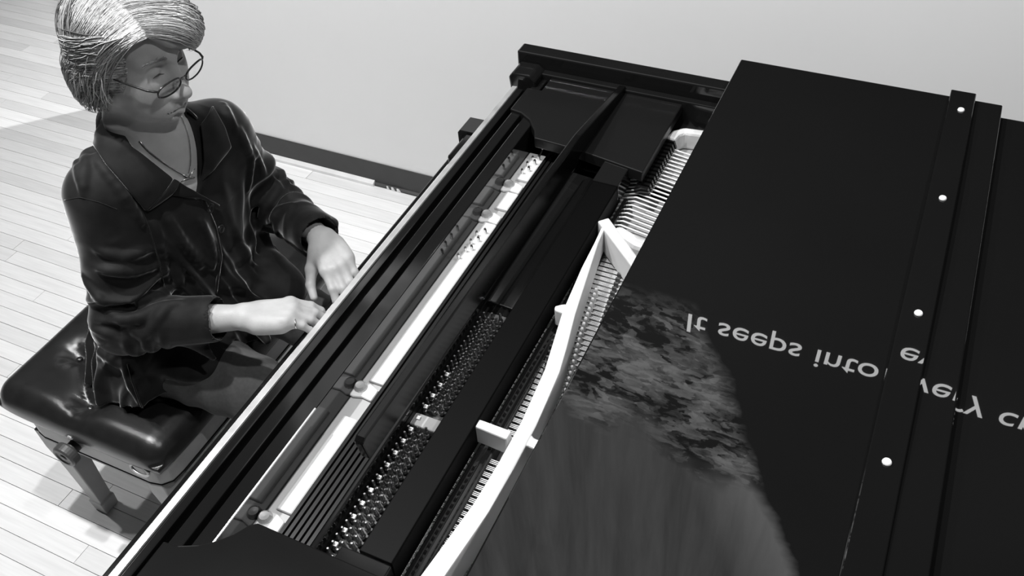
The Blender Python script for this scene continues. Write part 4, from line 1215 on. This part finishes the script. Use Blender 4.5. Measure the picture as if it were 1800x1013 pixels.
# ---- face details
def hx(pts): return [hp(*p) for p in pts]
for s in (-1, 1):
    # eyebrow: short hairs
    bm_ = MB()
    for i in range(70):
        t = hr.random(); l = s * (.014 + .036 * t); u = .0235 + .006 * math.sin(t * 2.6) - .006 * t + hr.normal(0, .0012)
        f = .0925 - .010 * t - .010 * t * t
        a = hp(f, l, u)
        p0 = a; e = skin_shape(p0[None])[0]; p0 = p0 - normal(skin_shape, p0) * (e - .0006)
        p1 = p0 + HM @ _v((.000, s * .0065, .0012 - .003 * t)) + normal(skin_shape, p0) * .0008
        bm_.tube([p0, (p0 + p1) / 2 + normal(skin_shape, p0) * .0006, p1], [.0005, .0005, .0002], 3, cap=False)
    bm_.build('eyebrow', M_BROW, BODY)['kind'] = 'stuff'
    # narrow opening between the lids and the lashes, eyes look down at the keys
    lid = []
    for i in range(9):
        t = i / 8; p = hp(.090, s * (.0195 + .024 * t), -.0075 + .0025 * math.sin(math.pi * t))
        for _ in range(3): p = p - normal(skin_shape, p, .002) * skin_shape(p[None])[0]
        lid.append(p)
    MB().tube(lid, [.0004, .0010, .0015, .0017, .0018, .0017, .0015, .0010, .0005], 6).build('eye', M_EYE, BODY, smooth=True)
lipm = []
for s, us in ((1, (-.0800, -.0785)), (-1, (-.0880, -.0890))):
    pass
# ring on the right hand's little finger side, necklace, glasses
def surf(p, off):
    for _ in range(4): p = p - normal(skin_shape, p, .003) * (skin_shape(p[None])[0] - off)
    return p
neckl = []
for i in range(33):
    a = -1.0 + 2.0 * i / 32
    q = NECK + FW * (.060 + .035 * (1 - abs(a)) ) + LF * (a * .062) + _v((0, 0, .045 - .105 * (1 - abs(a) ** 1.3)))
    neckl.append(surf(q, .0014))
NL = MB().tube(neckl, .0016, 6).build('necklace', M_SILVER, PLAYER, smooth=True)
pc = neckl[16]
for d in ((.004, .020, .004), (.003, -.020, -.003), (.003, .012, -.012), (.003, -.010, .008)):
    e = surf(pc + FW * d[0] + LF * d[1] + up * d[2], .003)
    MB().tube([surf(pc + _v((0, 0, -.004)), .003), e], [.0022, .0009], 6).build('pendant_twig', M_SILVER, NL, smooth=True)
GL = empty('glasses', tuple(hp(.1, 0, -.02)))
GL.parent = PLAYER; GL.matrix_parent_inverse = Matrix.Translation(PLAYER.location).inverted()
M_LENS = mat('lens_glass', 1.0, 0.0)
lb = M_LENS.node_tree.nodes['Principled BSDF']; lb.inputs['Transmission Weight'].default_value = 1.0; lb.inputs['IOR'].default_value = 1.12
def gl_part(mb, name, m_, **kw):
    me = mb.mesh(name); ob = link(name, me, m_, None, **kw); ob.parent = GL
    ob.matrix_parent_inverse = (Matrix.Translation(PLAYER.location) @ Matrix.Translation(-PLAYER.location) @ Matrix.Translation(GL.location)).inverted(); return ob
for s in (-1, 1):
    rim = []
    for i in range(33):
        a = 2 * math.pi * i / 32
        ww, hh = .0270, .0125
        l = ww * math.copysign(abs(math.cos(a)) ** .85, math.cos(a)); u = hh * math.copysign(abs(math.sin(a)) ** .85, math.sin(a))
        if u < 0: u *= 1.08
        rim.append((.112 - .10 * max(0, (l * s * 1.0 + .0) if False else 0) - 8.0 * (max(0.0, s * 0 + (l + .0)) ** 2 if False else 0), s * .0345 + l, -.019 + u))
    # the frame wraps a little towards the temples and tilts forward at the bottom
    def wrap(p): f, l, u = p; return (f - 2.2 * max(0, abs(l) - .012) ** 2 + (u + .019) * .10, l, u)
    R3 = hx([wrap(p) for p in rim])
    gl_part(MB().tube(R3, .0018, 6, cap=False), 'rim', M_GLFRAME, smooth=True)
    c0 = hp(*wrap((.112, s * .0345, -.019)))
    L_ = MB(); vs = [c0] + R3[:-1]; nrm = HM @ _v((1, 0, 0)) * .0007
    n = len(R3) - 1
    vs2 = [v + nrm for v in vs] + [v - nrm for v in vs]
    fs = [(0, 1 + i, 1 + (i + 1) % n) for i in range(n)] + [(n + 1, n + 2 + (i + 1) % n, n + 2 + i) for i in range(n)] + [(1 + i, n + 2 + i, n + 2 + (i + 1) % n, 1 + (i + 1) % n) for i in range(n)]
    gl_part(L_.add(vs2, fs), 'lens', M_LENS)
    tp = hx([wrap((.112, s * .0615, -.014)), wrap((.110, s * .066, -.012)), (.094, s * .0720, -.011), (.050, s * .0785, -.008), (.000, s * .0830, -.004), (-.022, s * .083, -.012)])
    gl_part(MB().tube(tp, [.0016, .0024, .0022, .0020, .0018, .0016], 6), 'temple', M_GLFRAME, smooth=True)
gl_part(MB().tube(hx([(.1118, -.0075, -.0145), (.1150, -.003, -.0115), (.1155, .003, -.0115), (.1118, .0075, -.0145)]), .0012, 6), 'bridge', M_GLFRAME, smooth=True)
# ring on the right hand's ring finger
F, S, U = frame_hand(WR_R, TIP_R, True)
rc = hpR(.080 + .016, -.027 - .002, -.003); rp = []
for i in range(17):
    a = 2 * math.pi * i / 16; rp.append(rc + S * (.0098 * math.cos(a)) + U * (.0098 * math.sin(a)))
MB().tube(rp, .0016, 6, cap=False).build('ring', M_SILVER, PLAYER, smooth=True)
